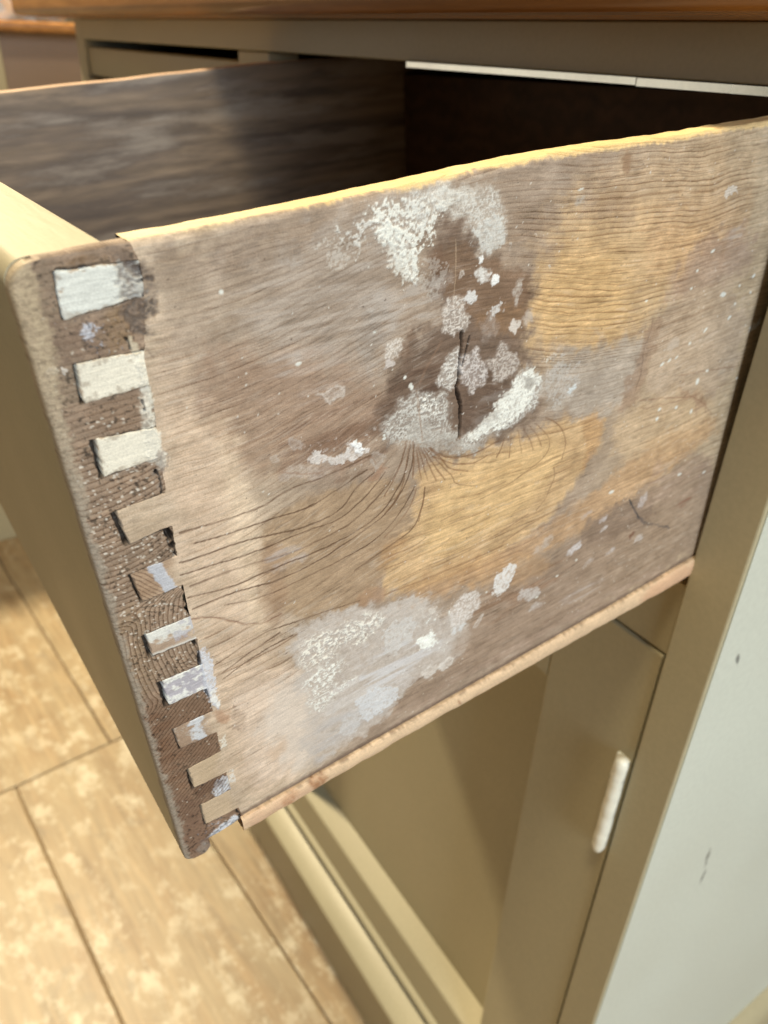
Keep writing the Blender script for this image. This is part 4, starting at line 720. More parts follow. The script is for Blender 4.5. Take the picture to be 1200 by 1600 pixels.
def paint_end(U, W):
    """end grain of the drawer front"""
    cv = Canvas(U, W); U = cv.U; W = cv.W
    kk = ss(95, 118, W)[:, None]; cv.col[:] = (lin((150, 130, 111)) * (1 - kk) + lin((130, 106, 87)) * kk) * GAIN
    cv.col *= (1 + 0.16 * cv.n2 + 0.10 * cv.n1)[:, None]
    # growth rings: nearly level above, turning upright, then slanting up to the right below
    wob = 0.5 * fbm(U / 7, W / 7, 3, 12)
    f1 = W + 0.05 * (U - 4) ** 2 * ss(30, 60, W) * 0.4 + wob
    cx, cw = 24.0, 90.0
    f2 = 60 - np.sqrt((U - cx) ** 2 + ((W - cw) * 0.55) ** 2) * 0.95 + wob
    f3 = W * 0.75 + U * 0.62 + wob
    k12 = ss(76, 82, W + 0.25 * U); k23 = ss(104, 110, W + 0.4 * U)
    am = (0.35 + 0.65 * ss(24, 44, W)) * (1 - ss(146, 152, W)) * np.clip(0.85 + 0.5 * cv.n2, 0, 1)
    cv.p1 = (f1 / 1.35) * (1 - k12) + (f2 / 1.0 + 15) * k12 * (1 - k23) + (f3 / 1.0 - 27) * k23
    cv.a1 = np.clip(am * 1.3, 0, 1); cv.p2 = cv.p1 + 0.06; cv.a2 = np.clip(am * 1.3, 0, 1)
    l3 = ss(0.0, 0.5, cv.n3) * am; cv.put(np.arange(U.size), lin((176, 152, 126)) * GAIN, l3 * 0.35)
    cv.h += 0.07 * cv.n1 + 0.05 * cv.n2 + 0.05 * cv.n3
    cl = fbm(U / 2.5, W / 2.5, 5, 39, 0.65); cv.col *= (1 + 0.34 * cl)[:, None]; cv.put(np.arange(U.size), lin((70, 52, 42)) * GAIN, ss(0.2, 0.6, cv.n1 * 0.7 + cv.n3 * 0.5) * 0.5)
    for L_ in END_LAYERS: cv.layer(*L_)
    cv.cover = True
    k = ss(0.25, 0.6, cv.n3 * 0.7 + cv.ha * 0.6 + 0.3 * cv.n2)[:, None] * 0.65; cv.col = cv.col * (1 - k)
    for L_ in JOINT: cv.layer(*L_)
    r = np.random.RandomState(11); n = 420
    P = np.column_stack([r.uniform(1.5, 17, n), r.uniform(28, 100, n), r.uniform(0.15, 0.45, n), r.uniform(0.12, 0.32, n), r.uniform(-0.3, 0.3, n)])
    keep = r.rand(n) < (0.25 + 0.75 * ss(28, 50, P[:, 1]) * (1 - ss(84, 100, P[:, 1])))
    cv.dots(P[keep], (214, 208, 196), 0.85)
    n = 120; P = np.column_stack([r.uniform(2, 18, n), r.uniform(6, 160, n), r.uniform(0.15, 0.4, n), r.uniform(0.12, 0.3, n), r.uniform(-1, 1, n)])
    cv.dots(P, (190, 182, 168), 0.7)
    # cream paint carried over the outer arris
    rim = np.interp(W, [-2, 4, 14, 30, 60, 100, 150, 170], [4.4, 4.6, 4.2, 2.6, 1.5, 1.3, 1.3, 1.5])
    e = 1 - ss(-0.7, 0.7, U - rim + 0.8 * cv.n2 + 1.0 * cv.n1 + 0.5 * cv.ha); e = e * (0.72 + 0.28 * ss(-0.4, 0.3, cv.n3 + cv.n1 * 0.6))
    cc = lin((182, 166, 138)) * GAIN * (1 - ss(6, 60, W))[:, None] + lin((160, 152, 138)) * GAIN * ss(6, 60, W)[:, None]
    idx = np.arange(U.size); a = (e * 0.85)[:, None]; cv.col = cv.col * (1 - a) + cc * a
    cv.a1 *= 1 - 0.8 * e; cv.a2 *= 1 - 0.8 * e; cv.h += e * 0.05; dk = ss(0.1, 0.5, cv.n3 + 0.6 * cv.ha) * ss(0.1, 0.6, e); cv.put(idx, lin((104, 88, 70)) * GAIN, dk * 0.45)
    return cv

def grid_mesh(name, X, Y, Z, cv, mat, parent, extra=None):
    nu, nw = X.shape
    co = np.column_stack([X.ravel(), Y.ravel(), Z.ravel()]).astype(np.float32)
    i = np.arange(nu * nw).reshape(nu, nw)
    q = np.column_stack([i[:-1, :-1].ravel(), i[:-1, 1:].ravel(), i[1:, 1:].ravel(), i[1:, :-1].ravel()])
    me = bpy.data.meshes.new(name)
    me.vertices.add(len(co)); me.vertices.foreach_set('co', co.ravel())
    me.loops.add(q.size); me.loops.foreach_set('vertex_index', q.ravel().astype(np.int32))
    me.polygons.add(len(q)); me.polygons.foreach_set('loop_start', (np.arange(len(q)) * 4).astype(np.int32))
    me.polygons.foreach_set('loop_total', np.full(len(q), 4, np.int32))
    me.update(); me.validate()
    me.polygons.foreach_set('use_smooth', np.ones(len(q), bool))
    a = me.attributes.new('col', 'FLOAT_COLOR', 'POINT')
    a.data.foreach_set('color', np.column_stack([np.clip(cv.col, 0.002, 0.95), np.ones(len(co))]).astype(np.float32).ravel())
    for nm, ar in (('p1', cv.p1), ('a1', cv.a1), ('p2', cv.p2), ('a2', cv.a2)):
        q_ = me.attributes.new(nm, 'FLOAT', 'POINT'); q_.data.foreach_set('value', np.asarray(ar).astype(np.float32))
    b = me.attributes.new('rough', 'FLOAT', 'POINT'); b.data.foreach_set('value', cv.rough.astype(np.float32))
    return link(name, me, mat, parent)

# near side board: one sheet over outer face, rounded top arris, top, inner face
THK = 8.2
def bow(U): return 0.001 * (1.9 * np.exp(-((U - 118) / 48.0) ** 2) - 1.0 * ss(180, 240, U) + 0.25 * fbm(U / 22, U * 0, 3, 4) + 0.05 * fbm(U / 5, U * 0, 2, 8))
def side_board():
    su = np.concatenate([np.linspace(0, 120, 540, endpoint=False), np.linspace(120, 222, 350, endpoint=False), np.linspace(222, 345, 60)])
    ww = np.concatenate([np.linspace(160, 1.6, 700, endpoint=False)])
    nf = len(ww)
    th = np.linspace(0, math.pi / 2, 9)                       # outer arris
    arcs_x = [-(1 - math.cos(t)) * 1.6 for t in th]; arcs_w = [1.6 - math.sin(t) * 1.6 for t in th]
    tx = list(np.linspace(-1.8, -THK + 1.2, 14)); tw = [0.0] * len(tx)
    ix = [-THK + 1.2 - 1.2 * math.sin(t) for t in th[1:]]; iw = [1.2 - 1.2 * math.cos(t) for t in th[1:]]
    lx = [-THK] * 6; lw = [3, 12, 40, 90, 140, 160]
    px = np.array([0.0] * nf + arcs_x + tx + ix + lx); pw = np.array(list(ww) + arcs_w + tw + iw + lw)
    sg = np.where(np.arange(len(pw)) < nf + len(th), pw, -0.6 - 0.4 * np.arange(len(pw)) / len(pw))   # paint coordinate
    Wg = np.repeat(pw[None, :], len(su), 0); Xg = np.repeat(px[None, :], len(su), 0)
    s0 = shoulder(pw)
    k = np.clip(su / 60.0, 0, 1)[:, None]
    Ug = (s0[None, :] * (1 - k) + 18.0 * k) + su[:, None]
    Wp = np.repeat(sg[None, :], len(su), 0)
    inner = (np.arange(len(pw)) >= nf + len(th) + len(tx))[None, :] & np.ones((len(su), 1), bool)
    cv = paint_side(Ug + np.where(Wp < 0, 0, 0), Wp)
    # bare yellow pine streaks on the top surface, grey-brown inside
    H = cv.h.reshape(Ug.shape) * 0.001
    top = (Wp < 0) & ~inner
    st = fbm(Ug / 12, Xg / 0.8, 3, 71)
    col = cv.col.reshape(Ug.shape + (3,))
    col[top] *= (1 + 0.14 * st[top])[:, None]
    col[inner] = lin((120, 98, 78)) * GAIN
    cv.col = col.reshape(-1, 3); cv.a1[(top | inner).ravel()] *= 0.2; cv.a2[(top | inner).ravel()] *= 0.3
    face = 1.0 * (Xg > -0.5)
    X = Xg * 0.001 + H * face - 0.0042 * ss(165, 226, Ug) * np.clip(1 - 0.85 * Wg / 160, 0, 1)      # bent inwards at the back so a dark gap shows beside the stile
    Y = DY + Ug / 1000.0
    fade = np.clip(1 - Wg / 40.0, 0, 1)
    Z = -Wg / 1000.0 - OZ + bow(Ug) * fade
    rag = 0.00016 * fbm(Ug / 5, Xg / 2, 3, 19); Z += np.where(Wp < 1.0, rag, 0)
    return grid_mesh('drawer_side', X, Y, Z, cv, M_BOARD, drawer)
side = side_board()
tag(side, 'near drawer side, weathered pine with a knot, cracks and white paint crusts')

# dovetails, each its own piece let into the drawer front
def tail(t, i):
    q = np.array(t['q']); nu, nw = 46, 40
    a = np.linspace(0, 1, nu); b = np.linspace(0, 1, nw)
    A, B_ = np.meshgrid(a, b, indexing='ij')
    P = ((1 - A) * (1 - B_))[..., None] * q[0] + (A * (1 - B_))[..., None] * q[1] + (A * B_)[..., None] * q[2] + ((1 - A) * B_)[..., None] * q[3]
    U, W = P[..., 0].copy(), P[..., 1].copy()
    ed = np.minimum(A, 1.0); 
    U += (1 - A) ** 2 * 0.30 * fbm(W / 1.2, W * 0 + i, 3, 101 + i)
    W += (1 - B_) ** 3 * 0.28 * fbm(U / 1.6, U * 0 + i, 3, 131 + i) + B_ ** 3 * 0.28 * fbm(U / 1.6, U * 0 + i, 3, 161 + i)
    # keep the shoulder end exactly on the shoulder curve
    U = U + A ** 6 * (shoulder(W) - U)
    cv = paint_side(U, W); u, w = cv.U, cv.W; al = np.ones(u.size); idx = np.arange(u.size)
    tailcolour(cv, t, A.ravel(), B_.ravel(), i)
    for L_ in JOINT: cv.layer(*L_)
    H = cv.h.reshape(U.shape) + t['z'] * 0.3 * ss(1.0, 0.82, A) + 0.05
    em = np.minimum(np.minimum(A * 12, B_ * 9), (1 - B_) * 9)      # soft arris
    H = H - 0.05 * (1 - ss(0, 0.3, em)) * ss(1.0, 0.9, A)
    # skirt
    def ring(G, v): 
        G = np.pad(G, 1, mode='edge'); 
        return G
    Up, Wp, Hp = ring(U, 0), ring(W, 0), ring(H, 0)
    Hs_ = Hp.copy(); Hs_[0, :] = Hs_[:, 0] = Hs_[:, -1] = -3.5; Hs_[-1, :] = Hp[-1, :] - 3.5
    c3 = cv.col.reshape(U.shape + (3,)); c3 = np.pad(c3, ((1, 1), (1, 1), (0, 0)), mode='edge'); cv.col = c3.reshape(-1, 3)
    for nm in ('rough', 'p1', 'a1', 'p2', 'a2'): setattr(cv, nm, np.pad(getattr(cv, nm).reshape(U.shape), 1, mode='edge').ravel())
    o = grid_mesh('dovetail', Hs_ * 0.001, DY + Up / 1000.0, -Wp / 1000.0 - OZ, cv, M_BOARD, side)
    o.data.flip_normals()
    return o
def tailcolour(cv, t, A, B_, i):
    idx = np.arange(cv.U.size); st = t['st']; n = cv.n1; n2 = cv.n2; n3 = cv.n3
    rr = np.clip(1 - ss(0.60, 1.0, A + 0.2 * n2), 0, 1)
    if st in ('wood', 'clean'):
        cv.put(idx, lin((186, 164, 134) if st == 'clean' else (178, 158, 132)) * GAIN, rr * (0.75 if st == 'clean' else 0.3) * (0.85 + 0.15 * n2))
    elif st in ('cream', 'white'):
        c = (226, 222, 206) if st == 'cream' else (214, 218, 212)
        a = ss(-0.95, -0.5, n + 0.5 * n3 + 0.8 * np.minimum(np.minimum(A * 8, B_ * 8), (1 - B_) * 8) - 0.4)
        cv.put(idx, lin(c) * GAIN * (1 + 0.0 * 1), a * 0.97, 0.12, 0.42)
        cv.col *= (1 + 0.05 * n2 + 0.03 * n3)[:, None]
        cv.put(idx, lin((150, 136, 118)) * GAIN, ss(0.15, 0.55, n * 0.6 + n2 * 0.5 + 0.3 * (1 - np.minimum(np.minimum(A * 5, B_ * 5), (1 - B_) * 5))) * 0.6)
        if st == 'white': cv.put(idx, lin((176, 186, 190)) * GAIN, ss(0.0, 0.5, n2 + 0.3 * n) * 0.55)
    elif st == 'grain':
        cv.put(idx, lin((150, 118, 90)) * GAIN, rr * 0.6)
        q = cv.U * 0.9 - cv.W * 0.8 + 0.6 * n2; q = q / 1.1 - np.floor(q / 1.1); cv.put(idx, lin((92, 66, 46)) * GAIN, ss(0.5, 0.9, q) * 0.6 * rr * ss(0.75, 0.3, A), -0.1)
        e = np.exp(-((A - 0.5 - 0.18 * (B_ - 0.2)) / 0.16) ** 2) ; cv.put(idx, lin((186, 192, 202)) * GAIN, ss(0.35, 0.6, e + 0.35 * n) * 0.85, 0.1, 0.35)
    elif st == 'whiteworn':
        cv.put(idx, lin((156, 132, 114)) * GAIN, rr * 0.6)
        a = ss(0.45, 0.75, (1 - B_) * 1.15 + 0.35 * n + 0.15 * A - 0.1); cv.put(idx, lin((220, 222, 216)) * GAIN, a * 0.9, 0.1, 0.4)
        a = ss(0.1, 0.5, n + 0.6 * A - 0.25) * ss(0.3, 0.6, A); cv.put(idx, lin((168, 166, 178)) * GAIN, a * 0.6)
        a = ss(0.86, 0.95, B_); cv.put(idx, lin((214, 212, 204)) * GAIN, a * 0.8)
    elif st == 'bluewhite':
        cv.put(idx, lin((172, 172, 184)) * GAIN, 0.85 * np.ones(idx.size), 0.05, 0.38)
        a = ss(0.0, 0.45, n * 0.7 + 0.7 * np.abs(B_ - 0.4) + cv.str * 0.4); cv.put(idx, lin((226, 228, 222)) * GAIN, a * 0.9, 0.1)
        a = ss(0.25, 0.6, cv.str + 0.4 * n3) * 0.5 * ss(0.8, 0.4, B_); cv.put(idx, lin((120, 104, 100)) * GAIN, a)
    elif st == 'worn':
        cv.put(idx, lin((138, 112, 92)) * GAIN, rr * 0.7)
        a = ss(0.15, 0.5, 0.8 * np.exp(-((A - 0.55) / 0.2) ** 2) + 0.5 * n - 0.15); cv.put(idx, lin((204, 210, 216)) * GAIN, a * 0.85, 0.1, 0.4)
        a = ss(0.25, 0.6, n3 + n * 0.5); cv.put(idx, lin((188, 180, 168)) * GAIN, a * 0.4)
for i, t in enumerate(TAILS):
    o = tail(t, i)

# drawer front: end grain sheet with sockets, rounded outer arris, painted faces
front_root = None
def drawer_front():
    # painted body (y-z profile swept along x)
    r = 4.2; Hf = 166.0; T = 18.6
    prof = []
    def arc(cu, cw, r, a0, a1, n=8):
        for k in range(n + 1):
            a = a0 + (a1 - a0) * k / n; prof.append((DY + (cu + r * math.cos(a)) / 1000, -(cw - r * math.sin(a)) / 1000 - OZ))
    arc(r, r - 0.1, r, math.pi / 2, math.pi)              # top outer
    arc(2.5, Hf - 2.5, 2.5, math.pi, 1.5 * math.pi)
    arc(7.0 - 2, Hf - 0.2, 0.6, 1.5 * math.pi, 2 * math.pi, 3)
    prof += [(DY + T / 1000, -(Hf - 6) / 1000 - OZ), (DY + T / 1000, -0.0008 - OZ), (DY + (T - 0.8) / 1000, -0.0 - OZ)]
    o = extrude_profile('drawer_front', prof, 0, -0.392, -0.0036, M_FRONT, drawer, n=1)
    return o
front = drawer_front()
tag(front, 'cream painted drawer front with rounded worn edge')
def end_grain():
    a = np.linspace(0, 1, 84); ww = np.linspace(-0.05, 166.6, 700)
    def left(w):   # outer arris line, rounded at the top and bottom corner
        l = np.zeros_like(w); 
        t = np.clip((4.6 - w) / 4.6, 0, 1); l = np.where(w < 4.6, 5.2 * (1 - np.sqrt(np.clip(1 - t ** 2, 0, 1))), 0)
        t = np.clip((w - 164.2) / 2.4, 0, 1); l = np.where(w > 164.2, 2.6 * (1 - np.sqrt(np.clip(1 - t ** 2, 0, 1))), l)
        return l + 0.06 * fbm(w / 3, w * 0, 3, 44)
    def right(w):
        b = shoulder(w) + 0.15
        k = ss(160.6, 161.4, w); b = b * (1 - k) + 7.6 * k
        t = np.clip((w - 164.6) / 2.0, 0, 1); return b - 1.8 * t ** 2
    Lw, Rw = left(ww), right(ww)
    U = Lw[None, :] * (1 - a[:, None]) + Rw[None, :] * a[:, None]; W = np.repeat(ww[None, :], len(a), 0)
    cv = paint_end(U, W)
    H = cv.h.reshape(U.shape).copy()
    rnd = np.minimum(U - Lw[None, :], 1.5) / 1.5; H -= 0.9 * (1 - np.sqrt(np.clip(1 - (1 - rnd) ** 2, 0, 1)))
    sk = np.full(U.shape, 9.0)
    n1 = cv.n1.reshape(U.shape)
    for t in TAILS:
        q = np.array(t['q']); g = t['gap']
        q2 = q.copy(); q2[0, 0] -= g; q2[3, 0] -= g; q2[3, 1] += 0.12 * g; q2[1, 0] += 3; q2[2, 0] += 3
        d = poly_sdf(q2, U, W) + 0.30 * n1 * np.clip(g, 0, 1) * (U < q[:, 0].min() + 1.0); sk = np.minimum(sk, d)
    for P, wd in PIN_GAPS:
        d = line_d(P, U + 0.45 * n1, W) - wd * (0.75 + 0.9 * n1); sk = np.minimum(sk, d)
    H = np.where(True, H - 3.2 * (1 - ss(-0.38, -0.06, sk)), H)
    dark = (1 - ss(-0.15, 0.22, sk)).ravel()
    cv.put(np.arange(dark.size), lin((22, 16, 13)) * GAIN, dark * 0.9)
    X = H * 0.001
    # fold the border back to close the piece
    X = np.pad(X, 1, mode='edge'); Up = np.pad(U, 1, mode='edge'); Wp = np.pad(W, 1, mode='edge')
    X[0, :] = X[-1, :] = X[:, 0] = X[:, -1] = -0.0045
    c3 = np.pad(cv.col.reshape(U.shape + (3,)), ((1, 1), (1, 1), (0, 0)), mode='edge'); cv.col = c3.reshape(-1, 3)
    for nm in ('rough', 'p1', 'a1', 'p2', 'a2'): setattr(cv, nm, np.pad(getattr(cv, nm).reshape(U.shape), 1, mode='edge').ravel())
    o = grid_mesh('end_grain', X, DY + Up / 1000.0, -Wp / 1000.0 - OZ, cv, M_BOARD, front)
    o.data.flip_normals()
    return o
eg = end_grain()
tag(eg, 'dark end grain of the drawer front with sockets for the dovetails')

# bottom board: thin raw edge showing under the side
def bottom_board():
    U = np.linspace(17.7, 345, 420); n = 7
    th = np.linspace(math.pi / 2, -math.pi / 2, n)
    X = []; Wd = []
    for t in th:
        X.append(0.3 + 0.9 * math.cos(t) - 0.0); Wd.append(163.2 - 2.9 * math.sin(t))
    X = np.array([-THK - 2] + X + [-THK - 2]); Wd = np.array([160.35] + Wd + [166.1])
    Ug = np.repeat(U[:, None], len(X), 1); Xg = np.repeat(X[None, :], len(U), 0); Wg = np.repeat(Wd[None, :], len(U), 0)
    # the board grows thicker in view towards the back
    thick = 1.0 + 0.0 * Ug
    Wg = 160.3 + (Wg - 160.3) * (1 + 0.45 * ss(60, 225, Ug))
    Xg = Xg + 0.25 * fbm(Ug / 5, Wg / 3, 3, 66) * (Xg > -2) + 0.35 * fbm(Ug / 20, Wg * 0, 2, 67) * (Xg > -2)
    Wg = Wg + 0.25 * fbm(Ug / 6, Xg * 0, 3, 68) * (Wg > 163)
    cv = Canvas(Ug, Wg)
    cv.col[:] = lin((220, 192, 158)) * GAIN * 0.96; cv.col *= (1 + 0.08 * cv.str + 0.05 * cv.n1 + 0.07 * cv.n2)[:, None]
    for L_ in BOTTOM_LAYERS: cv.layer(*L_)
    q = (cv.U - cv.W * 1.4) / 1.5; q = q - np.floor(q); cv.col *= (1 - 0.07 * ss(0.5, 0.9, q) * ss(20, 60, cv.U))[:, None]
    return grid_mesh('drawer_bottom', Xg * 0.001, DY + Ug / 1000.0, -Wg / 1000.0 - OZ, cv, M_BOARD, drawer)
bb = bottom_board()
tag(bb, 'thin raw pine edge of the bottom board under the drawer side')
# inner surfaces
def dbox(name, lo, hi, mat, bev=0.0):
    return box(name, (lo[0], lo[1], lo[2] - OZ), (hi[0], hi[1], hi[2] - OZ), mat, drawer, bev, 3)
dbox('bottom_panel', (-0.372, DY + 0.0187, -0.1662), (-0.0085, 0.128, -0.1603), M_INNER)
# far side board, top edge bowed as in the photograph
def far_side():
    bm = bmesh.new(); ys = np.linspace(DY + 0.0187, 0.150, 60)
    zt = np.interp(ys, [-0.21, -0.146, -0.112, -0.075, 0.010, 0.15], [0.0012, 0.0027, 0.0032, 0.0036, 0.0054, 0.004]) + 0.0003 * fbm(ys * 40, ys * 0, 3, 33)
    prof = lambda z: [(-0.373, -0.160), (-0.373, z - 0.0015), (-0.3725, z - 0.0005), (-0.3715, z), (-0.3655, z), (-0.3645, z - 0.0005), (-0.364, z - 0.0015), (-0.364, -0.160)]
    R_ = []
    for y, z in zip(ys, zt): R_.append([bm.verts.new((a, y, b - OZ)) for a, b in prof(z)])
    for k in range(len(R_) - 1):
        for j in range(8):
            f = bm.faces.new((R_[k][j], R_[k][(j + 1) % 8], R_[k + 1][(j + 1) % 8], R_[k + 1][j])); 
            f.material_index = 1 if 2 <= j <= 4 or j == 1 else 0
    bm.faces.new(R_[0]); bm.faces.new(R_[-1])
    o = from_bm('drawer_side', bm, M_INNER, drawer); o.data.materials.append(M_PLY); return o
tag(far_side(), 'far drawer side, stained grey-brown inside')
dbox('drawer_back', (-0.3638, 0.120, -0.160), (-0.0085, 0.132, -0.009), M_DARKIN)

# ------------------------------------------------------------------ the cabinet
cab = empty('painted_cabinet', (-0.4, 0.3, -0.896))
tag(cab, 'cream painted cabinet with varnished wooden top, closed panelled door below the open drawer', 'cabinet')
CO = (-0.4, 0.3, -0.896)
def cbox(name, lo, hi, mat, parent=cab, bev=0.0, seg=2): return box(name, lo, hi, mat, parent, bev, seg, CO)
def cprof(name, prof, a, b, mat, parent=cab):    # profile in (y, z), swept along x
    return extrude_profile(name, [(y - CO[1], z - CO[2]) for y, z in prof], 0, a - CO[0], b - CO[0], mat, parent)
def cprofy(name, prof, a, b, mat, parent=cab):   # profile in (x, z), swept along y
    return extrude_profile(name, [(x - CO[0], z - CO[2]) for x, z in prof], 1, a - CO[1], b - CO[1], mat, parent)
ZT = 0.0241
def round_rect(y0, y1, z0, z1, r, n=5):
    out = []
    for cy, cz, a0 in ((y0 + r, z1 - r, 90), (y0 + r, z0 + r, 180), (y1 - r, z0 + r, 270), (y1 - r, z1 - r, 0)):
        for k in range(n + 1):
            a = math.radians(a0 + 90 * k / n); out.append((cy + r * math.cos(a), cz + r * math.sin(a)))
    return out
cprof('countertop', round_rect(-0.052, 0.60, ZT, ZT + 0.034, 0.006), -0.842, 0.040, M_TOP)
# end panel; its front edge is the stile right of the drawer
cprofy('end_panel', [(0.0012, -0.896), (0.0012, ZT), (0.0195, ZT), (0.0219, ZT - 0.001), (0.0219, -0.896)], 0.0, 0.585, M_SIDEP)
cbox('stile', (0.0003, -0.0028, -0.896), (0.0219, -0.0002, ZT), M_PAINT, bev=0.0008)
cbox('end_panel', (-0.815, 0.0, -0.896), (-0.792, 0.585, ZT), M_PAINT)
cbox('stile', (-0.4205, 0.0, -0.2135), (-0.3745, 0.022, 0.0062), M_PAINT, bev=0.001)
cbox('stile', (-0.792, 0.0, -0.2135), (-0.7885, 0.022, 0.0062), M_PAINT)
cbox('top_rail', (-0.7915, 0.0, 0.0066), (0.0001, 0.022, ZT - 0.0003), M_PAINT, bev=0.0006)
cbox('fixed_panel', (-0.7884, -0.0015, -0.1755), (-0.4206, 0.018, -0.0275), M_PAINT, bev=0.0012)
cbox('middle_rail', (-0.7915, 0.0, -0.2138), (-0.0006, 0.022, -0.176), M_PAINT, bev=0.0006)
cbox('bottom_rail', (-0.7915, 0.0, -0.7315), (-0.0006, 0.022, -0.7145), M_PAINT, bev=0.0008)
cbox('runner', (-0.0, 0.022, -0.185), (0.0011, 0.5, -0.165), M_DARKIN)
# added mirror-like strip whose reflection makes a bright line under the top rail
cprof('glint_strip', [(-0.0020, 0.0040), (-0.0020, 0.0064), (0.010, 0.0064), (0.010, 0.0040)], -0.2187, -0.0735, M_GLINT)
cprof('glint_strip', [(-0.0020, 0.0037), (-0.0020, 0.0063), (0.010, 0.0063), (0.010, 0.0037)], -0.0731, 0.0002, M_GLINT)
# inside of the cabinet
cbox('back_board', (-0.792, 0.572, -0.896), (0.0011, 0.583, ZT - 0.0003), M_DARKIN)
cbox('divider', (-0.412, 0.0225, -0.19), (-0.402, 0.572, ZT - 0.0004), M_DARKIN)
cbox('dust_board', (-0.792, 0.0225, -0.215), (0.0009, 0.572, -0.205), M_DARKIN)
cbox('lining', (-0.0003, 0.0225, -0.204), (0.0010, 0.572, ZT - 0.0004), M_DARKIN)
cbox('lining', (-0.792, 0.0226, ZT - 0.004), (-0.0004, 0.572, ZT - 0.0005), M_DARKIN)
# door with stiles, rails, recessed panel and hinge
door = empty('door', (-0.002 - CO[0], 0 - CO[1], -0.46 - CO[2]), parent=cab)
DO = (-0.002, 0, -0.46)
def dob(name, lo, hi, mat, bev=0.0, seg=2, parent=None):
    return box(name, lo, hi, mat, parent or door, bev, seg, DO)
DZ1, DZ0 = -0.2150, -0.7138
dob('door_stile', (-0.0625, -0.0012, DZ0), (-0.0016, 0.024, DZ1), M_PAINT, 0.0009)
dob('door_stile', (-0.430, -0.0012, DZ0), (-0.3715, 0.024, DZ1), M_PAINT, 0.0009)
dob('door_rail', (-0.3713, -0.0010, -0.275), (-0.0627, 0.024, DZ1), M_PAINT, 0.0009)
def doprof(name, prof, a, b, mat):
    return extrude_profile(name, [(y - DO[1], z - DO[2]) for y, z in prof], 0, a - DO[0], b - DO[0], mat, door)
LEDGE = [(-0.0010, DZ0), (-0.0010, -0.6680), (0.0002, -0.6660), (0.0030, -0.6645), (0.0175, -0.6580), (0.0178, -0.6560), (0.0240, -0.6560), (0.0240, DZ0)]
# bottom rail with a sloping, light-catching moulding on its upper edge
doprof('door_rail', LEDGE, -0.3713, -0.0627, M_PAINT)
dob('door_panel', (-0.3712, 0.0178, -0.6559), (-0.0628, 0.0235, -0.2752), M_PAINT)
# second door leaf left of the first
door_first = door
door = empty('door', (-0.002 - CO[0], 0 - CO[1], -0.46 - CO[2]), parent=cab)
dob('door_stile', (-0.792 + 0.001, -0.0012, DZ0), (-0.732, 0.024, DZ1), M_PAINT, 0.0009)
dob('door_stile', (-0.4925, -0.0012, DZ0), (-0.4312, 0.024, DZ1), M_PAINT, 0.0009)
doprof('door_rail', LEDGE, -0.7318, -0.4927, M_PAINT)
dob('door_rail', (-0.7318, -0.0010, -0.275), (-0.4927, 0.024, DZ1), M_PAINT, 0.0009)
dob('door_panel', (-0.7317, 0.0178, -0.6559), (-0.4928, 0.0235, -0.2752), M_PAINT)
door = door_first
# thin bead between door and plinth, plinth with its own moulding
cprof('bead', [(-0.0012, -0.7143), (-0.0046, -0.7160), (-0.0062, -0.7185), (-0.0046, -0.7210), (-0.0003, -0.7225), (0.004, -0.7225), (0.004, -0.7143)], -0.8155, -0.0008, M_PAINT)
PL = [(0.02, -0.896), (0.02, -0.7318), (-0.0010, -0.7322), (-0.0215, -0.7400), (-0.0240, -0.7420), (-0.0250, -0.7450), (-0.0240, -0.7485), (-0.0190, -0.7520), (-0.0050, -0.7560), (-0.0025, -0.7600), (-0.0025, -0.896)]
cprof('plinth', PL, -0.829, 0.0218, M_PAINT)
PLX = [(0.0220, -0.8955), (0.0220, -0.7665), (0.0255, -0.7680), (0.0305, -0.7722), (0.0345, -0.7775), (0.0360, -0.7850), (0.0360, -0.8955)]
cprofy('plinth', PLX, -0.014, 0.585, M_PAINT)
# hinge knuckle, lumpy with paint
def hinge():
    h = empty('hinge', (-0.0052 + 0.002, -0.0062, -0.3150 + 0.46), parent=door)
    bm = bmesh.new(); L_ = 0.0685; nr = 20; seg = 44; rings = []
    for k in range(seg + 1):
        t = k / seg; z = L_ * (0.5 - t); rr = 0.0036
        kn = (t * 5) % 1.0
        rr *= 1 - 0.14 * math.exp(-((min(kn, 1 - kn)) / 0.04) ** 2)
        if t < 0.03 or t > 0.97: rr *= 0.86
        rings.append([bm.verts.new((math.cos(a) * rr * (1 + 0.06 * math.sin(3 * a + k * 0.4)), math.sin(a) * rr * (1 + 0.05 * math.sin(k * 0.9)), z)) for a in np.linspace(0, 2 * math.pi, nr, endpoint=False)])
    for k in range(seg):
        for j in range(nr):
            f = bm.faces.new((rings[k][j], rings[k][(j + 1) % nr], rings[k + 1][(j + 1) % nr], rings[k + 1][j])); f.smooth = True
    bm.faces.new(rings[0]); bm.faces.new(rings[-1]); 
    return from_bm('hinge', bm, M_WHITE, door, True), h
ho, he = hinge(); bpy.data.objects.remove(he)
ho.location = (-0.0046 + 0.002, -0.0052, -0.3150 + 0.46)
hl = box('hinge_leaf', (-0.0100 + 0.002, -0.0032, -0.3480 + 0.46), (-0.0022 + 0.002, -0.0011, -0.2820 + 0.46), M_WHITE, door, 0.0006)
tag(ho, 'lumpy white painted hinge knuckle beside the stile')

# closed small drawer further left
sd = empty('closed_drawer', (-0.605, 0.002, -0.0255))
tag(sd, 'slim closed cream drawer left of the open one, black gap above it', 'drawer')
box('drawer_front', (-0.786, 0.002, -0.0255), (-0.4225, 0.020, 0.0000), M_PAINT, sd, 0.0015, 3, (-0.605, 0.002, -0.0255))
box('drawer_side', (-0.780, 0.0205, -0.025), (-0.772, 0.40, -0.006), M_DARKIN, sd, 0, 2, (-0.605, 0.002, -0.0255))

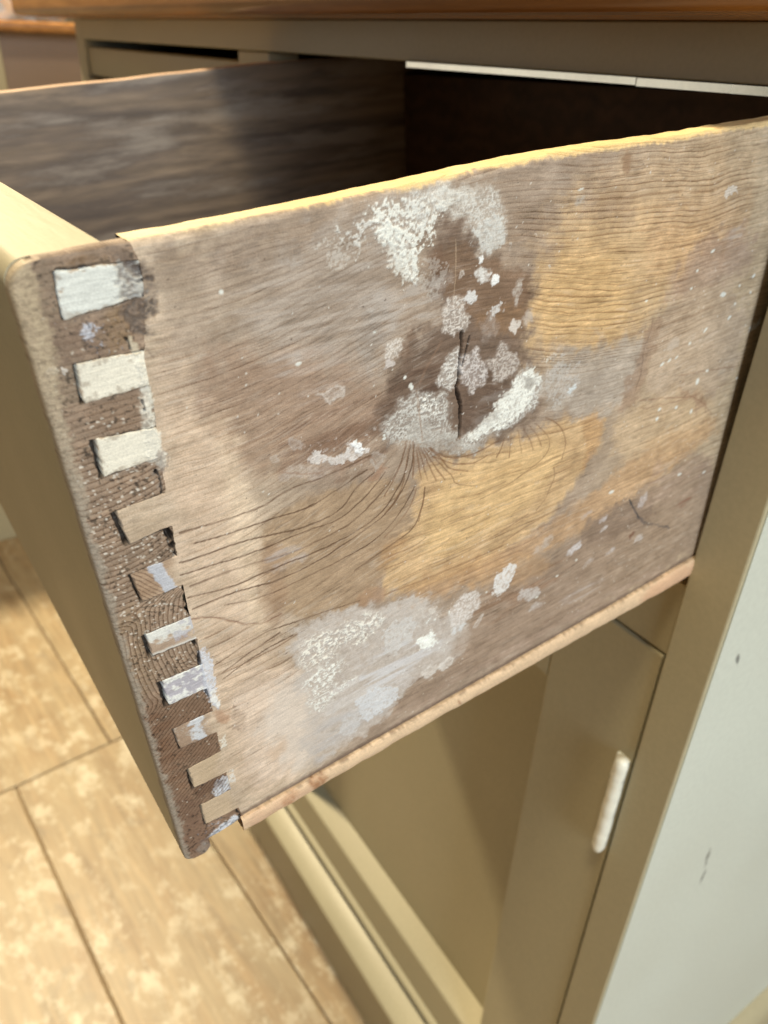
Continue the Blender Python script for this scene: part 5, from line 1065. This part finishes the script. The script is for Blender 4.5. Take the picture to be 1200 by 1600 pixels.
# ------------------------------------------------------------------ floor of old boards, walls
FZ = -0.896
M_SEAM = mat_wood('dust_in_the_seams', (0.34, 0.25, 0.15), (0.24, 0.17, 0.10), 0, 40, 0.9)
floor = tag(box('floor', (-6, -3, FZ - 0.05), (3.0, 3.0, FZ - 0.0048), M_SEAM), kind='structure')
def mat_floor(seed):
    m, nt, N, L, B = nodes('pine_floor')
    v = mapping(N, L, (0.08, 1, 1), loc=(seed * 3.1, seed * 1.7, 0)); v2 = mapping(N, L, (0.75, 1, 1), loc=(seed * 1.3, seed, 0)); v4 = mapping(N, L, (0.3, 1, 1), loc=(seed * 4.3, seed, 0))
    n1 = noise(N, L, v, 22, 5, 0.6, 0.8); n2 = noise(N, L, v, 150, 3); sp = noise(N, L, v2, 30, 6, 0.72); sp2 = noise(N, L, v2, 11, 5, 0.7)
    sp3 = noise(N, L, v2, 19, 5, 0.65, 0.5); sp4 = noise(N, L, v4, 13, 5, 0.7, 0.4); zone = noise(N, L, v2, 4.5, 3, 0.6)
    c = mixc(N, L, (0.33, 0.225, 0.12), (0.39, 0.29, 0.17), mapr(N, L, n1, 0.35, 0.65, 0, 1))
    c = mixc(N, L, c, mapr(N, L, n2, 0.3, 0.7, 0.80, 1.14), 1.0, 'MULTIPLY')
    c = mixc(N, L, c, mapr(N, L, noise(N, L, v, 60, 4, 0.6, 0.5), 0.35, 0.65, 0.82, 1.12), 1.0, 'MULTIPLY')
    c = mixc(N, L, c, (0.30, 0.155, 0.06), mapr(N, L, sp2, 0.50, 0.74, 0, 0.45))
    c = mixc(N, L, c, (0.46, 0.37, 0.235), mapr(N, L, sp4, 0.40, 0.66, 0, 0.65))
    zz = mapr(N, L, zone, 0.36, 0.58, 0.15, 1)
    mm = N.new('ShaderNodeMath'); mm.operation = 'MULTIPLY'; L.new(mapr(N, L, sp, 0.50, 0.63, 0, 0.9), mm.inputs[0]); L.new(zz, mm.inputs[1])
    c = mixc(N, L, c, (0.64, 0.57, 0.43), mm.outputs[0])
    c = mixc(N, L, c, (0.20, 0.165, 0.125), mapr(N, L, sp3, 0.60, 0.74, 0, 0.6))
    L.new(c, B.inputs['Base Color']); B.inputs['Roughness'].default_value = 0.45
    bump(N, L, B, n2, 0.3, 0.0006)
    return m
MF = [mat_floor(i) for i in range(4)]
FR = math.radians(3.3)
def plank(x0, x1, y0, y1, k):     # boards run along x, turned slightly against the cabinet
    bm = bmesh.new(); add_box(bm, (x0, y0, -0.0046), (x1, y1, -0.0002 * (k % 3)), 0.0016, 2)
    o = from_bm('floorboard', bm, MF[k % 4], floor); o.rotation_euler = (0, 0, FR); o.location = (-0.6227, -0.2417, FZ); return o
FR = math.radians(4.2)
k = 0
for e0, e1 in ((-1.0, -0.82), (-0.8185, -0.58), (-0.5785, -0.38), (-0.3785, -0.19), (-0.1885, -0.001), (0.0015, 0.1775), (0.1795, 0.36), (0.362, 0.55), (0.552, 0.76)):
    plank(-0.1145, 2.2, e0, e1, k); k += 1
for e0, e1 in ((-1.0, -0.81), (-0.8085, -0.62), (-0.6185, -0.43), (-0.4285, -0.24), (-0.2385, -0.05), (-0.0475, 0.135), (0.138, 0.33), (0.332, 0.52), (0.522, 0.70)):
    plank(-1.45, -0.1165, e0, e1, k); k += 1
for e0, e1 in ((-1.0, -0.83), (-0.8285, -0.65), (-0.6485, -0.46), (-0.4585, -0.27), (-0.2685, -0.08), (-0.078, 0.11), (0.1125, 0.30), (0.302, 0.5), (0.502, 0.70)):
    plank(-2.6, -1.452, e0, e1, k); k += 1


M_WALL = mat_paint('wall_paint', (0.50, 0.42, 0.30), 0.6, 0.05)
tag(box('wall', (-3.2, 0.62, FZ), (2.6, 0.72, 1.7), M_WALL), 'plain wall behind the cabinet', 'wall')
tag(box('wall', (-3.35, -2.8, FZ), (-3.25, 0.72, 1.7), M_WALL), 'dim brown wall behind the wooden counter at far left', 'wall')

# ------------------------------------------------------------------ further counter at the left with a bright plastic bag
M_BGP = mat_paint('faded_brown_panel', (0.26, 0.19, 0.15), 0.5, 0.08)
bg = empty('wooden_counter', (-1.75, 0.15, FZ))
tag(bg, 'wooden counter with faded brown front standing behind the cabinet at far left', 'counter')
BO = (-1.75, 0.15, FZ)
box('countertop', (-2.8, -0.40, 0.0085), (-1.37, 0.75, 0.0235), M_TOP, bg, 0.004, 3, BO)
box('front_panel', (-2.7, -0.35, FZ), (-1.415, 0.70, 0.008), M_BGP, bg, 0, 2, BO)
box('corner_post', (-1.4145, -0.35, FZ), (-1.400, 0.036, 0.008), M_PAINT, bg, 0.002, 2, BO)
def bag():
    m, nt, N, L, B = nodes('clear_plastic_film')
    B.inputs['Base Color'].default_value = (0.75, 0.85, 0.95, 1); B.inputs['Roughness'].default_value = 0.18
    B.inputs['Transmission Weight'].default_value = 0.35; B.inputs['Specular IOR Level'].default_value = 0.9
    bm = bmesh.new(); bmesh.ops.create_icosphere(bm, subdivisions=4, radius=1)
    for v in bm.verts:
        c = v.co; n = fbm(np.array([c.x * 1.7 + 3]), np.array([c.y * 1.7 + c.z * 1.3]), 4, 5)[0]
        k = 1 + 0.45 * n; v.co = Vector((c.x * 0.17 * k, c.y * 0.09 * k, max(c.z * 0.075 * k, -0.045)))
    o = from_bm('plastic_bag', bm, m); o.location = (-1.60, 0.12, 0.024 + 0.034); o.scale = (0.7, 0.7, 0.75)
    return tag(o, 'crumpled clear plastic bag on the wooden counter behind, far left', 'plastic bag')
bag()
